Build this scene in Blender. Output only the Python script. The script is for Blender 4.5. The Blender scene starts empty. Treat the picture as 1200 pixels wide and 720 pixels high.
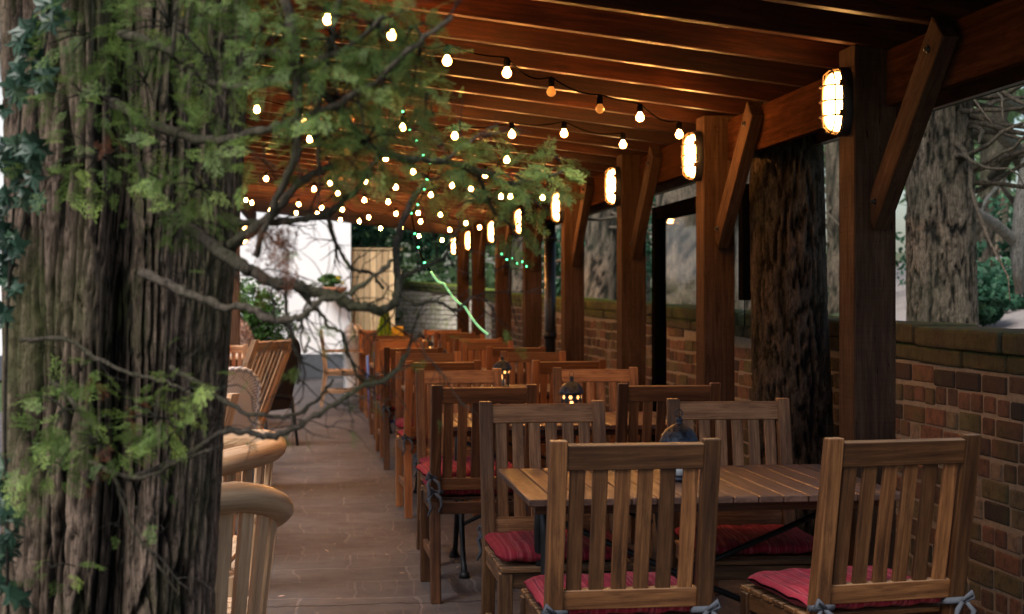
import bpy, math, random
import numpy as np
from mathutils import Vector, Matrix, noise
random.seed(7); rng = np.random.RandomState(11)
S = bpy.context.scene; C = S.collection
PI = math.pi; R = math.radians
EYE = 1.31; FPX = 1700.0; YAW = R(7.7); CY, SY = math.cos(YAW), math.sin(YAW)

def at(px, py, d):
    """world point seen at pixel (1200x720) at camera depth d metres"""
    lat = (px-600)/FPX*d
    return Vector((lat*CY + d*SY, -lat*SY + d*CY, EYE + (350-py)/FPX*d))

# ------------------------------------------------------------------ materials
MATS = {}
class NT:
    def __init__(s, name):
        m = bpy.data.materials.new(name); m.use_nodes = True; s.m = m; s.t = m.node_tree
        s.b = s.t.nodes['Principled BSDF']; MATS[name] = m
        s.out = s.t.nodes['Material Output']
    def n(s, typ, **k):
        nd = s.t.nodes.new(typ)
        for a, v in k.items():
            if a == 'ins':
                for kk, vv in v.items(): nd.inputs[kk].default_value = vv
            else: setattr(nd, a, v)
        return nd
    def l(s, a, b): s.t.links.new(a, b)
    def ramp(s, src, stops, interp='LINEAR'):
        r = s.n('ShaderNodeValToRGB'); cr = r.color_ramp; cr.interpolation = interp
        while len(cr.elements) < len(stops): cr.elements.new(0.5)
        for e, (p, c) in zip(cr.elements, stops):
            e.position = p; e.color = (*c, 1) if len(c) == 3 else c
        s.l(src, r.inputs[0]); return r.outputs[0]
    def noise(s, vec, scale, detail=4, rough=.55, dist=0):
        n = s.n('ShaderNodeTexNoise', ins={'Scale': scale, 'Detail': detail, 'Roughness': rough, 'Distortion': dist})
        if vec is not None: s.l(vec, n.inputs['Vector'])
        return n.outputs['Fac']
    def mapped(s, src, scale=(1,1,1), loc=(0,0,0)):
        mp = s.n('ShaderNodeMapping'); mp.inputs['Scale'].default_value = scale; mp.inputs['Location'].default_value = loc
        s.l(src, mp.inputs['Vector']); return mp.outputs[0]
    def coord(s, k='Object'):
        return s.n('ShaderNodeTexCoord').outputs[k]
    def mix(s, a, b, fac, mode='MIX'):
        m = s.n('ShaderNodeMix', data_type='RGBA', blend_type=mode)
        for v, i in ((fac, 0), (a, 6), (b, 7)):
            if hasattr(v, 'links'): s.l(v, m.inputs[i])
            else: m.inputs[i].default_value = v if not isinstance(v, tuple) or len(v) == 4 else (*v, 1)
        return m.outputs[2]
    def math(s, op, a, b=0.0, c=None, clamp=False):
        m = s.n('ShaderNodeMath', operation=op, use_clamp=clamp)
        for v, i in ((a, 0), (b, 1), (c, 2)):
            if v is None: continue
            if hasattr(v, 'links'): s.l(v, m.inputs[i])
            else: m.inputs[i].default_value = v
        return m.outputs[0]
    def attr(s, name='tint'):
        return s.n('ShaderNodeAttribute', attribute_name=name)
    def bump(s, h, strength=.3, dist=.002):
        b = s.n('ShaderNodeBump', ins={'Strength': strength, 'Distance': dist})
        s.l(h, b.inputs['Height']); s.l(b.outputs[0], s.b.inputs['Normal']); return b.outputs[0]
    def base(s, c, rough=.7, spec=.4):
        if hasattr(c, 'links'): s.l(c, s.b.inputs['Base Color'])
        else: s.b.inputs['Base Color'].default_value = (*c, 1)
        if hasattr(rough, 'links'): s.l(rough, s.b.inputs['Roughness'])
        else: s.b.inputs['Roughness'].default_value = rough
        s.b.inputs['Specular IOR Level'].default_value = spec

def wood(name, dark, mid, light, rough=.5, topc=None, knots=.3, tintamt=.45, spec=.28):
    t = NT(name); uv = t.coord('UV')
    g1 = t.noise(t.mapped(uv, (3, 55, 1)), 1.0, 6, .65, .6)
    g2 = t.noise(t.mapped(uv, (14, 260, 1)), 1.0, 3, .6)
    big = t.noise(t.mapped(uv, (1.5, 5, 1)), 1.6, 3, .5)
    f = t.math('ADD', t.math('MULTIPLY', g1, .55), t.math('ADD', t.math('MULTIPLY', g2, .2), t.math('MULTIPLY', big, .3)))
    col = t.ramp(f, [(.36, dark), (.52, mid), (.68, light)])
    tint = t.attr().outputs['Fac']
    mul = t.math('ADD', t.math('MULTIPLY', tint, tintamt*2), 1-tintamt)
    cc = t.n('ShaderNodeCombineColor')
    for i in range(3): t.l(mul, cc.inputs[i])
    col = t.mix(col, cc.outputs[0], 1.0, 'MULTIPLY')
    # stains and dark blotches
    st = t.noise(t.mapped(uv, (6, 18, 1)), 1.3, 5, .7)
    stf = t.ramp(st, [(.52, (0,0,0)), (.75, (1,1,1))])
    col = t.mix(col, tuple(x*.35 for x in dark), t.math('MULTIPLY', stf, knots))
    if topc:  # upward faces lightened: dusty weathering plus skylight highlights put into the colour
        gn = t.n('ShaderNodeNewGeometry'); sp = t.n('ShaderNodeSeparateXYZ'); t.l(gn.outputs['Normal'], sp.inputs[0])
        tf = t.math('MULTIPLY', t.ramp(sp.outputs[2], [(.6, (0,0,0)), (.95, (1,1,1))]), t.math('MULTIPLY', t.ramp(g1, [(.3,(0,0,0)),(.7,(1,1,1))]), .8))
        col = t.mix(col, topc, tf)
    rg = t.math('ADD', t.math('MULTIPLY', st, .35), rough-.15)
    h = t.math('ADD', g1, t.math('MULTIPLY', g2, .6))
    if name == 'post_wood':
        sw = t.noise(t.mapped(uv, (110, 2, 1)), 1.0, 3, .6); h = t.math('ADD', h, t.math('MULTIPLY', sw, .9))
        ck = t.ramp(t.noise(t.mapped(uv, (1.6, 26, 1)), 1.0, 3, .5, 1.5), [(.495,(1,)*3),(.5,(0,)*3),(.505,(1,)*3)])
        col = t.mix(col, t.mix((.5,.5,.5), (1.25,1.25,1.25), sw), .6, 'MULTIPLY'); col = t.mix((.006,.003,.002), col, ck)
    t.base(col, rg, spec); t.bump(h, .35 if name != 'post_wood' else .6, .0015 if name != 'post_wood' else .003)
    return t.m

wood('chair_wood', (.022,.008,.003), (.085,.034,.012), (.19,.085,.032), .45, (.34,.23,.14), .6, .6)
wood('chair_wood_pale', (.045,.018,.008), (.17,.078,.034), (.36,.19,.09), .5, (.42,.29,.18), .5, .55)  # paler weathered copy, lightened to offset dim light on camera-facing chairs
wood('chair_wood_dark', (.020,.008,.004), (.075,.029,.012), (.16,.068,.027), .42, (.22,.14,.09))  # darker copy of the chair wood, shade included for backs in shadow
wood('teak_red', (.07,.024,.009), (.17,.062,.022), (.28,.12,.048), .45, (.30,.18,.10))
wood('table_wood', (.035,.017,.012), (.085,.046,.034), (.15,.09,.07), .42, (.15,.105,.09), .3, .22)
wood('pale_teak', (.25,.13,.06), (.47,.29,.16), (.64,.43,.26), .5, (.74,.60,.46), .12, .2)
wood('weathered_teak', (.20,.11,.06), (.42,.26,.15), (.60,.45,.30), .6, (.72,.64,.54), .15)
wood('post_wood', (.026,.014,.009), (.055,.031,.020), (.10,.058,.038), .85, None, .3, .2, .03)
wood('beam_wood', (.016,.006,.003), (.036,.014,.007), (.065,.026,.013), .9, None, .4, .3, .0)
wood('roof_wood', (.010,.0025,.001), (.034,.008,.0024), (.085,.021,.006), .5, None, .45)
wood('fence_wood', (.30,.20,.10), (.50,.35,.19), (.62,.47,.28), .8, None, .15)

def simple(name, c, rough=.6, metal=0, bumpscale=None, var=.25, spec=.4):
    t = NT(name)
    n = t.noise(t.coord('Object'), bumpscale or 25, 5, .6)
    col = t.mix(tuple(x*(1-var) for x in c), tuple(min(1, x*(1+var)) for x in c), n)
    t.base(col, rough, spec); t.b.inputs['Metallic'].default_value = metal
    if bumpscale: t.bump(n, .3, .003)
    return t.m
simple('black_metal', (.012,.012,.014), .45, .3, 60)
simple('pipe_black', (.01,.01,.012), .35, 0, 20)
simple('rubber_wire', (.004,.0035,.003), .9, spec=.0)
simple('tie_fabric', (.06,.065,.08), .9, 0, 200)
simple('lamp_metal', (.09,.05,.02), .45, .8, 50)
simple('black_wicker', (.018,.016,.018), .55, 0, 150)
simple('plinth_paint', (.075,.085,.10), .8, 0, 12)
simple('terracotta', (.28,.12,.06), .8, 0, 30)
simple('blue_glaze', (.03,.08,.4), .3, 0, 10)
simple('yellow_plastic', (.7,.42,.02), .5, 0, 10)
simple('grey_plastic', (.25,.26,.28), .5, 0, 10)
simple('white_plastic', (.75,.75,.75), .4, 0, 10, .05)
simple('roof_felt', (.05,.05,.05), .9, 0, 30)
t = NT('white_render'); n = t.noise(t.coord('Object'), 3, 6, .6)
t.base(t.mix((.74,.75,.77), (.86,.86,.87), n), .9, .2); t.bump(t.noise(t.coord('Object'), 60, 4), .3, .004)

def lantern_mat():
    t = NT('lantern_metal'); n = t.noise(t.coord('Object'), 45, 5, .6)
    t.base(t.ramp(n, [(.35, (.02,.02,.025)), (.55, (.06,.075,.10)), (.7, (.10,.045,.02))]), t.ramp(n, [(.3, (.38,)*3), (.7, (.65,)*3)]), .4)
    t.b.inputs['Metallic'].default_value = .9; t.bump(n, .4, .002)
lantern_mat()

def emis(name, c, s, base=(.1,.1,.1)):
    t = NT(name); n = t.noise(t.coord('Object'), 12, 2)
    t.base(base, .4); t.b.inputs['Emission Color'].default_value = (*c, 1)
    t.l(t.math('MULTIPLY', t.ramp(n, [(0,(.85,)*3),(1,(1.,)*3)]), s), t.b.inputs['Emission Strength'])
    return t.m
t = NT('bulb_lit'); lw = t.n('ShaderNodeLayerWeight', ins={'Blend': .5})
t.l(t.ramp(lw.outputs['Facing'], [(0, (1,.42,.10)), (.75, (1,.34,.05))]), t.b.inputs['Emission Color'])
t.l(t.math('MULTIPLY', t.ramp(lw.outputs['Facing'], [(0, (1,)*3), (.35, (.3,)*3), (.62, (.003,)*3)]), 1300), t.b.inputs['Emission Strength']); t.base((.5,.3,.1), .3)
emis('bulb_dim', (1.0,.33,.05), .42, (.35,.2,.08))
emis('candle_lit', (1.0,.45,.13), 5)
emis('green_led', (.10,1.0,.35), 7)
emis('green_rope', (.35,1.0,.5), .55, (.3,.8,.4))
# bulkhead lamp glass: hot middle, amber rim
t = NT('lamp_glass'); lw = t.n('ShaderNodeLayerWeight', ins={'Blend': .35})
ec = t.ramp(lw.outputs['Facing'], [(0, (1,.50,.15)), (.6, (1,.42,.10)), (1, (1,.30,.05))])
t.l(ec, t.b.inputs['Emission Color']); t.l(t.ramp(lw.outputs['Facing'], [(0, (1,)*3), (1, (.25,)*3)]), t.b.inputs['Emission Strength'])
es = t.math('MULTIPLY', t.ramp(lw.outputs['Facing'], [(0, (1,)*3), (.3, (.4,)*3), (.6, (.022,)*3)]), 90); t.l(es, t.b.inputs['Emission Strength'])
t.base((.6,.4,.2), .3)

def cushion_mat():
    t = NT('striped_cushion'); o = t.coord('Object')
    n = t.noise(t.mapped(o, (1, .001, .001)), 23, 2, .9)
    col = t.ramp(n, [(.30, (.055,.05,.075)), (.385, (.10,.022,.035)), (.43, (.20,.012,.025)), (.50, (.25,.022,.038)), (.56, (.33,.07,.085)), (.585, (.16,.010,.02)), (.66, (.13,.02,.04)), (.70, (.32,.03,.05))])
    w = t.noise(o, 900, 1); w2 = t.noise(o, 14, 3)
    col = t.mix(col, (.02,.01,.012), t.math('MULTIPLY', t.ramp(w2, [(.5,(0,0,0)),(.8,(1,1,1))]), .5))
    t.base(col, .95, .15); t.bump(w, .4, .0015)
    t.b.inputs['Sheen Weight'].default_value = .03
cushion_mat()
simple('red_fabric', (.26,.012,.022), .95, 0, 120)

def paving():
    t = NT('paving_stone'); o = t.coord('Object')
    w = t.noise(o, 2.2, 3); 
    vm = t.n('ShaderNodeVectorMath', operation='ADD'); t.l(o, vm.inputs[0])
    cx = t.n('ShaderNodeCombineXYZ'); t.l(t.math('MULTIPLY', w, .16), cx.inputs[0]); t.l(t.math('MULTIPLY', w, .18), cx.inputs[1]); t.l(cx.outputs[0], vm.inputs[1])
    b = t.n('ShaderNodeTexBrick', offset=.5, ins={'Scale': 1, 'Mortar Size': .009, 'Mortar Smooth': .5, 'Brick Width': .52, 'Row Height': .36, 'Color1': (.072,.066,.066,1), 'Color2': (.105,.093,.092,1), 'Mortar': (.15,.125,.118,1), 'Bias': 0})
    t.l(vm.outputs[0], b.inputs['Vector'])
    big = t.noise(o, 1.4, 6, .65); fine = t.noise(o, 60, 5, .7); mid = t.noise(o, 9, 5, .6)
    col = t.mix(b.outputs['Color'], (.048,.038,.038), t.ramp(big, [(.4,(0,0,0)),(.7,(.85,)*3)]))
    col = t.mix(col, (.17,.15,.145), t.math('MULTIPLY', t.ramp(fine, [(.55,(0,0,0)),(.8,(1,1,1))]), .35))
    col = t.mix(col, (.05,.034,.032), t.math('MULTIPLY', t.ramp(mid, [(.5,(0,0,0)),(.75,(1,1,1))]), .5))
    # brick-pattern edging inside some rows: fine ribs
    rib = t.n('ShaderNodeTexBrick', offset=0., ins={'Scale': 1, 'Mortar Size': .005, 'Mortar Smooth': .5, 'Brick Width': .075, 'Row Height': .72, 'Color1': (0,0,0,1), 'Color2': (0,0,0,1), 'Mortar': (1,1,1,1)})
    t.l(vm.outputs[0], rib.inputs['Vector'])
    ribm = t.math('MULTIPLY', rib.outputs['Fac'], t.ramp(t.noise(t.mapped(o, (.6, 1.4, 1)), 1.5, 2), [(.5,(0,0,0)),(.6,(.6,)*3)]))
    col = t.mix(col, (.17,.12,.11), t.math('MULTIPLY', ribm, .55))
    # the long crack across the path
    sp = t.n('ShaderNodeSeparateXYZ'); t.l(o, sp.inputs[0])
    wob = t.noise(t.mapped(o, (1, 0.001, .001)), 5, 6, .6)
    dy = t.math('ABSOLUTE', t.math('SUBTRACT', sp.outputs[1], t.math('ADD', 6.16, t.math('MULTIPLY', wob, .16))))
    cr = t.math('LESS_THAN', dy, t.math('MULTIPLY', t.noise(o, 12, 2), .018))
    col = t.mix(col, (.012,.009,.009), cr)
    t.base(col, t.math('ADD', t.math('MULTIPLY', mid, .3), .6), .3)
    h = t.math('ADD', t.math('MULTIPLY', b.outputs['Fac'], -.6), t.math('ADD', t.math('MULTIPLY', fine, .35), t.math('MULTIPLY', mid, .7)))
    h = t.math('SUBTRACT', h, t.math('MULTIPLY', cr, 2.0)); h = t.math('ADD', h, t.math('MULTIPLY', ribm, .4))
    t.bump(h, .55, .006)
paving()

def brickmat():
    t = NT('old_brick'); o = t.coord('Object'); tint = t.attr().outputs['Fac']
    col = t.ramp(tint, [(0, (.045,.038,.036)), (.2, (.095,.062,.050)), (.4, (.15,.082,.060)), (.55, (.20,.105,.072)), (.7, (.12,.066,.052)), (.85, (.12,.11,.062)), (1, (.23,.17,.125))])
    n = t.noise(o, 22, 6, .7); n2 = t.noise(o, 90, 4, .7)
    col = t.mix(col, (.045,.036,.03), t.ramp(n, [(.48,(0,0,0)),(.72,(.85,)*3)]))
    col = t.mix(col, (.08,.095,.035), t.math('MULTIPLY', t.ramp(t.noise(o, 3.5, 5, .65), [(.5,(0,0,0)),(.66,(1,1,1))]), .55))
    col = t.mix(col, (.035,.03,.026), t.math('MULTIPLY', t.ramp(t.noise(o, 1.8, 6, .7), [(.48,(0,0,0)),(.68,(1,1,1))]), .75))
    t.base(col, .95, .1); t.bump(t.math('ADD', n, t.math('MULTIPLY', n2, .5)), .9, .010)
    t = NT('mortar'); o = t.coord('Object'); n = t.noise(o, 30, 6, .7)
    t.base(t.mix((.10,.085,.065), (.36,.30,.235), n), .95, .15); t.bump(n, .6, .006)
    t = NT('coping_stone'); o = t.coord('Object'); n = t.noise(o, 16, 6, .7); n3 = t.noise(o, 5, 5, .7)
    col = t.mix((.016,.015,.014), (.10,.085,.065), n)
    sp = t.n('ShaderNodeSeparateXYZ'); t.l(o, sp.inputs[0])
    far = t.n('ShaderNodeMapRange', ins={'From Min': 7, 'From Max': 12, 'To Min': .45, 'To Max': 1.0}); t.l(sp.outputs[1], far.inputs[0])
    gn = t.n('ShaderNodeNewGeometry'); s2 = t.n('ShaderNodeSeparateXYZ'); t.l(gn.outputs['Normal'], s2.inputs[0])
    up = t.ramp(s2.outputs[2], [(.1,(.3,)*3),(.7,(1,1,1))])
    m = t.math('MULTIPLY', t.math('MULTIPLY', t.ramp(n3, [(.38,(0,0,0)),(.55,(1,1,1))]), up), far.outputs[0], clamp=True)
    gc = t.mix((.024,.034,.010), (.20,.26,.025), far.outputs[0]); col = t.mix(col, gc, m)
    t.base(col, .95, .15); t.bump(t.math('ADD', n, n3), 1.0, .02)
brickmat()
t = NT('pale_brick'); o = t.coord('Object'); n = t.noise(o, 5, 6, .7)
col = t.mix(t.mix((.46,.40,.34), (.62,.57,.50), t.attr().outputs['Fac']), (.25,.29,.10), t.ramp(n, [(.45,(0,0,0)),(.65,(.8,)*3)])); t.base(col, .9, .2); t.bump(n, .5, .006)  # paler brick colour for the stretch past the roof end

def bark(name, ridge, crev, moss, mossamt=.4, vs=6):
    t = NT(name); o = t.coord('Object'); tint = t.attr().outputs['Fac']
    v = t.noise(t.mapped(o, (9, 9, 2.6)), 4, 7, .7, 1.2)
    f = t.noise(t.mapped(o, (40, 40, 8)), 3, 5, .7)
    k = t.math('ADD', t.math('MULTIPLY', tint, .62), t.math('ADD', t.math('MULTIPLY', v, .5), t.math('MULTIPLY', f, .15)))
    col = t.ramp(k, [(.42, crev), (.62, tuple((a+b)*.45 for a, b in zip(ridge, crev))), (.85, ridge)])
    mm = t.noise(t.mapped(o, (1,1,.6)), 3.0, 6, .7)
    st = t.noise(t.mapped(o, (55, 55, 5)), 2.2, 6, .72, .8); ck = t.noise(t.mapped(o, (30, 30, 22)), 2.0, 5, .7)
    col = t.mix(col, t.ramp(st, [(.36,(.32,)*3),(.5,(.9,)*3),(.66,(1.35,)*3)]), 1.0, 'MULTIPLY')
    col = t.mix(col, t.ramp(ck, [(.36,(.35,)*3),(.48,(1,)*3)]), .7, 'MULTIPLY')
    col = t.mix(col, moss, t.math('MULTIPLY', t.ramp(mm, [(.45,(0,0,0)),(.65,(1,1,1))]), mossamt))
    t.base(col, .95, .15); t.bump(t.math('ADD', t.math('ADD', v, st), t.math('ADD', t.math('MULTIPLY', f, .5), t.math('MULTIPLY', ck, .6))), 1.0, .02)
    return t.m
bark('cypress_bark', (.28,.20,.15), (.012,.009,.006), (.11,.125,.045), .6)
bark('dark_bark', (.10,.078,.062), (.008,.006,.005), (.06,.055,.03), .3)
bark('grey_bark', (.27,.21,.15), (.02,.018,.015), (.07,.08,.05), .45)
bark('branch_bark', (.16,.13,.10), (.03,.026,.02), (.075,.085,.035), .6)
bark('twig_bark', (.10,.085,.07), (.02,.017,.014), (.04,.045,.02), .4)
bark('pale_bark', (.55,.50,.42), (.08,.07,.06), (.12,.14,.08), .4)

def leafmat(name, a, b, c=None, trans=.3, rough=.55):
    t = NT(name); tint = t.attr().outputs['Fac']
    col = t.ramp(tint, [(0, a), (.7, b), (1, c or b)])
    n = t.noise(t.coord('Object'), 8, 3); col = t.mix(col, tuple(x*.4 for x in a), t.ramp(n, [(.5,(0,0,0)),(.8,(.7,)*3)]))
    t.base(col, rough, .3)
    tr = t.n('ShaderNodeBsdfTranslucent'); t.l(col, tr.inputs[0]); mx = t.n('ShaderNodeMixShader', ins={0: trans})
    t.l(t.b.outputs[0], mx.inputs[1]); t.l(tr.outputs[0], mx.inputs[2]); t.l(mx.outputs[0], t.out.inputs[0])
leafmat('cypress_leaf', (.045,.085,.022), (.18,.27,.065), (.42,.54,.13), .4)
leafmat('brown_leaf', (.07,.025,.012), (.18,.065,.03))
leafmat('ivy_leaf', (.010,.026,.017), (.022,.055,.032), (.06,.10,.055), .15, .4)
leafmat('hedge_leaf', (.025,.07,.015), (.08,.19,.04), (.18,.32,.09))
leafmat('shrub_leaf', (.015,.055,.030), (.05,.15,.08), (.13,.28,.14), .3)
leafmat('wood_leaf', (.06,.11,.045), (.16,.26,.11), (.38,.46,.27), .45)
leafmat('lime_leaf', (.18,.32,.01), (.38,.58,.03), (.6,.8,.08))
leafmat('yellow_petal', (.6,.4,.02), (.8,.6,.05))
leafmat('dry_stem', (.16,.09,.07), (.34,.24,.20), (.42,.32,.28), .1)

def weave():
    t = NT('pale_wicker'); o = t.coord('UV')
    c = t.n('ShaderNodeTexChecker', ins={'Scale': 42, 'Color1': (.75,.74,.75,1), 'Color2': (.34,.34,.38,1)}); t.l(o, c.inputs['Vector'])
    t.base(c.outputs['Color'], .5); t.bump(c.outputs['Fac'], .5, .003)
weave()
t = NT('grass'); o = t.coord('Object'); t.base(t.ramp(t.noise(o, 2, 8, .7), [(.3,(.03,.05,.02)),(.7,(.07,.10,.04))]), .95, .1)
t = NT('hill_soil'); o = t.coord('Object'); t.base(t.ramp(t.noise(o, 1.5, 8, .7), [(.35,(.05,.075,.035)),(.55,(.10,.10,.06)),(.75,(.16,.13,.10))]), .95, .1); t.bump(t.noise(o, 6, 6), .8, .05)
t = NT('gravel_path'); o = t.coord('Object'); t.base(t.ramp(t.noise(o, 3, 8, .75), [(.3,(.26,.22,.20)),(.7,(.42,.37,.34))]), .95, .1); t.bump(t.noise(o, 40, 5), .5, .02)
t = NT('clear_glass'); t.base((.8,.85,.85), .03, .5); t.b.inputs['Transmission Weight'].default_value = 1.0; t.b.inputs['IOR'].default_value = 1.05

# ------------------------------------------------------------------ mesh builder
class MB:
    def __init__(s): s.v = []; s.f = []; s.uv = []; s.t = []; s.sm = []
    def _face(s, idx, uvs, tint, smooth=False):
        s.f.append(idx); s.uv.extend(uvs); s.t.extend([tint]*len(idx)); s.sm.append(smooth)
    def obox(s, c, ax, half, tint=None):
        """oriented box: centre, three unit axes, half sizes"""
        c = Vector(c); ax = [Vector(a) for a in ax]; b = len(s.v)
        tint = random.random() if tint is None else tint
        for i in (-1, 1):
            for j in (-1, 1):
                for k in (-1, 1): s.v.append(tuple(c + ax[0]*half[0]*i + ax[1]*half[1]*j + ax[2]*half[2]*k))
        L = max(range(3), key=lambda q: half[q]); ro = random.random()*40; rv = random.random()*40
        sg = [(i, j, k) for i in (-1, 1) for j in (-1, 1) for k in (-1, 1)]
        for fi, f in enumerate(((0,1,3,2), (4,6,7,5), (0,4,5,1), (2,3,7,6), (0,2,6,4), (1,5,7,3))):
            na = fi//2
            others = [q for q in range(3) if q != na]
            if L in others: ua = L; va = [q for q in others if q != L][0]
            else: ua, va = others
            uvs = []
            for q in f:
                g = sg[q]; uu = g[ua]*half[ua]*(1 if L in others else 12); uvs.append((ro + uu, rv + g[va]*half[va] + fi*.17))
            s._face([b+q for q in f], uvs, tint)
        return s
    def box(s, lo, hi, tint=None):
        c = [(a+b)/2 for a, b in zip(lo, hi)]; h = [abs(b-a)/2 for a, b in zip(lo, hi)]
        return s.obox(c, ((1,0,0),(0,1,0),(0,0,1)), h, tint)
    def bar(s, p0, p1, w, h, up=(0,0,1), tint=None):
        """w across, h along 'up' side"""
        p0, p1 = Vector(p0), Vector(p1); d = (p1-p0); L = d.length; d.normalize(); up = Vector(up)
        x = d.cross(up); 
        if x.length < 1e-4: x = d.cross(Vector((0,1,0)))
        x.normalize(); u = x.cross(d).normalized()
        return s.obox((p0+p1)/2, (d, x, u), (L/2, w/2, h/2), tint)
    def tube(s, pts, rad, n=8, tint=None, caps=True, sx=1.0, sz=1.0, frame_up=None, closed=False):
        pts = [Vector(p) for p in pts]; m = len(pts); b = len(s.v); tint = random.random() if tint is None else tint
        if not hasattr(rad, '__len__'): rad = [rad]*m
        up = Vector(frame_up) if frame_up else Vector((0.13,.21,.97)); ul = 0; us = []; ro = random.random()*30; px = None
        for i, p in enumerate(pts):
            d = (pts[min(i+1, m-1)]-pts[max(i-1, 0)])
            if closed: d = pts[(i+1) % m]-pts[i-1]
            d = d.normalized() if d.length > 1e-9 else Vector((0,0,1))
            if px is None or frame_up:
                x = d.cross(up); x = x if x.length > .02 else d.cross(Vector((1,0,0)))
            else: x = px - d*px.dot(d)
            x.normalize(); px = x; y = x.cross(d)
            if i: ul += (p-pts[i-1]).length
            us.append(ul)
            for k in range(n):
                a = 2*PI*k/n; s.v.append(tuple(p + (x*math.cos(a)*sx + y*math.sin(a)*sz)*rad[i]))
        for i in range(m-1 if not closed else m):
            i2 = (i+1) % m
            for k in range(n):
                k2 = (k+1) % n; r = rad[i]
                f = [b+i*n+k, b+i*n+k2, b+i2*n+k2, b+i2*n+k]
                u1 = us[i2] if i2 else us[i]+.1
                s._face(f, [(ro+us[i], r*2*PI*k/n), (ro+us[i], r*2*PI*(k+1)/n), (ro+u1, r*2*PI*(k+1)/n), (ro+u1, r*2*PI*k/n)], tint, True)
        if caps and not closed:
            s._face([b+k for k in range(n)][::-1], [(0,0)]*n, tint); s._face([b+(m-1)*n+k for k in range(n)], [(0,0)]*n, tint)
        return s
    def lathe(s, prof, c=(0,0,0), n=20, tint=.5, axis=(0,0,1)):
        c = Vector(c); z = Vector(axis).normalized(); x = z.orthogonal().normalized(); y = z.cross(x); b = len(s.v)
        for (r, h) in prof:
            for k in range(n):
                a = 2*PI*k/n; s.v.append(tuple(c + x*r*math.cos(a) + y*r*math.sin(a) + z*h))
        for i in range(len(prof)-1):
            for k in range(n):
                k2 = (k+1) % n
                s._face([b+i*n+k, b+i*n+k2, b+(i+1)*n+k2, b+(i+1)*n+k], [(k/n, i*.1), ((k+1)/n, i*.1), ((k+1)/n, i*.1+.1), (k/n, i*.1+.1)], tint, True)
        return s
    def quad(s, pts, tint=None, smooth=False):
        b = len(s.v); s.v.extend(tuple(p) for p in pts); k = len(pts)
        s._face(list(range(b, b+k)), [(0,0),(1,0),(1,1),(0,1),(0,.5),(.5,.5)][:k], random.random() if tint is None else tint, smooth); return s
    def grid(s, fn, nu, nv, tint=.5, uvs=(1,1)):
        b = len(s.v)
        for i in range(nu+1):
            for j in range(nv+1): s.v.append(tuple(fn(i/nu, j/nv)))
        for i in range(nu):
            for j in range(nv):
                q = [b+i*(nv+1)+j, b+(i+1)*(nv+1)+j, b+(i+1)*(nv+1)+j+1, b+i*(nv+1)+j+1]
                s._face(q, [(uvs[0]*a/nu, uvs[1]*c/nv) for a, c in ((i,j),(i+1,j),(i+1,j+1),(i,j+1))], tint, True)
        return s
    def mesh(s, name, mat):
        me = bpy.data.meshes.new(name); me.from_pydata(s.v, [], s.f)
        u = me.uv_layers.new(name='UVMap'); u.data.foreach_set('uv', np.array(s.uv, dtype=np.float32).ravel())
        a = me.attributes.new('tint', 'FLOAT', 'CORNER'); a.data.foreach_set('value', np.array(s.t, dtype=np.float32))
        me.polygons.foreach_set('use_smooth', s.sm)
        me.materials.append(MATS[mat]); me.update(); return me
    def build(s, name, mat, parent=None, bevel=0, loc=None, seg=2):
        o = bpy.data.objects.new(name, s.mesh(name, mat)); C.objects.link(o)
        if parent: o.parent = parent
        if loc is not None: o.location = loc
        if bevel:
            m = o.modifiers.new('bevel', 'BEVEL'); m.width = bevel; m.segments = seg; m.limit_method = 'ANGLE'; m.harden_normals = False
        return o

def quads_obj(name, V, T, mat, parent=None, k=4):
    """V: (n*k,3) array of quad corners, T: (n,) tints"""
    n = len(V)//k; me = bpy.data.meshes.new(name); V = np.asarray(V, dtype=np.float32)
    me.vertices.add(n*k); me.vertices.foreach_set('co', V.ravel()); me.loops.add(n*k); me.loops.foreach_set('vertex_index', np.arange(n*k, dtype=np.int32))
    me.polygons.add(n); me.polygons.foreach_set('loop_start', np.arange(0, n*k, k, dtype=np.int32)); me.polygons.foreach_set('loop_total', np.full(n, k, dtype=np.int32))
    me.update(calc_edges=True); a = me.attributes.new('tint', 'FLOAT', 'CORNER'); a.data.foreach_set('value', np.repeat(np.asarray(T, dtype=np.float32), k))
    me.materials.append(MATS[mat]); me.validate()
    o = bpy.data.objects.new(name, me); C.objects.link(o)
    if parent: o.parent = parent
    return o

def tag(o, label=None, cat=None, group=None, kind=None):
    if label: o['label'] = label
    if cat: o['category'] = cat
    if group: o['group'] = group
    if kind: o['kind'] = kind
    return o
def thing(name, label, cat, loc=(0,0,0), rz=0, group=None):
    o = bpy.data.objects.new(name, None); o.empty_display_size = .1; C.objects.link(o); o.location = loc; o.rotation_euler = (0,0,rz)
    return tag(o, label, cat, group)
def copy_tree(o, parent=None):
    c = o.copy(); C.objects.link(c)
    if parent: c.parent = parent
    for ch in list(o.children): copy_tree(ch, c)
    return c

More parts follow.
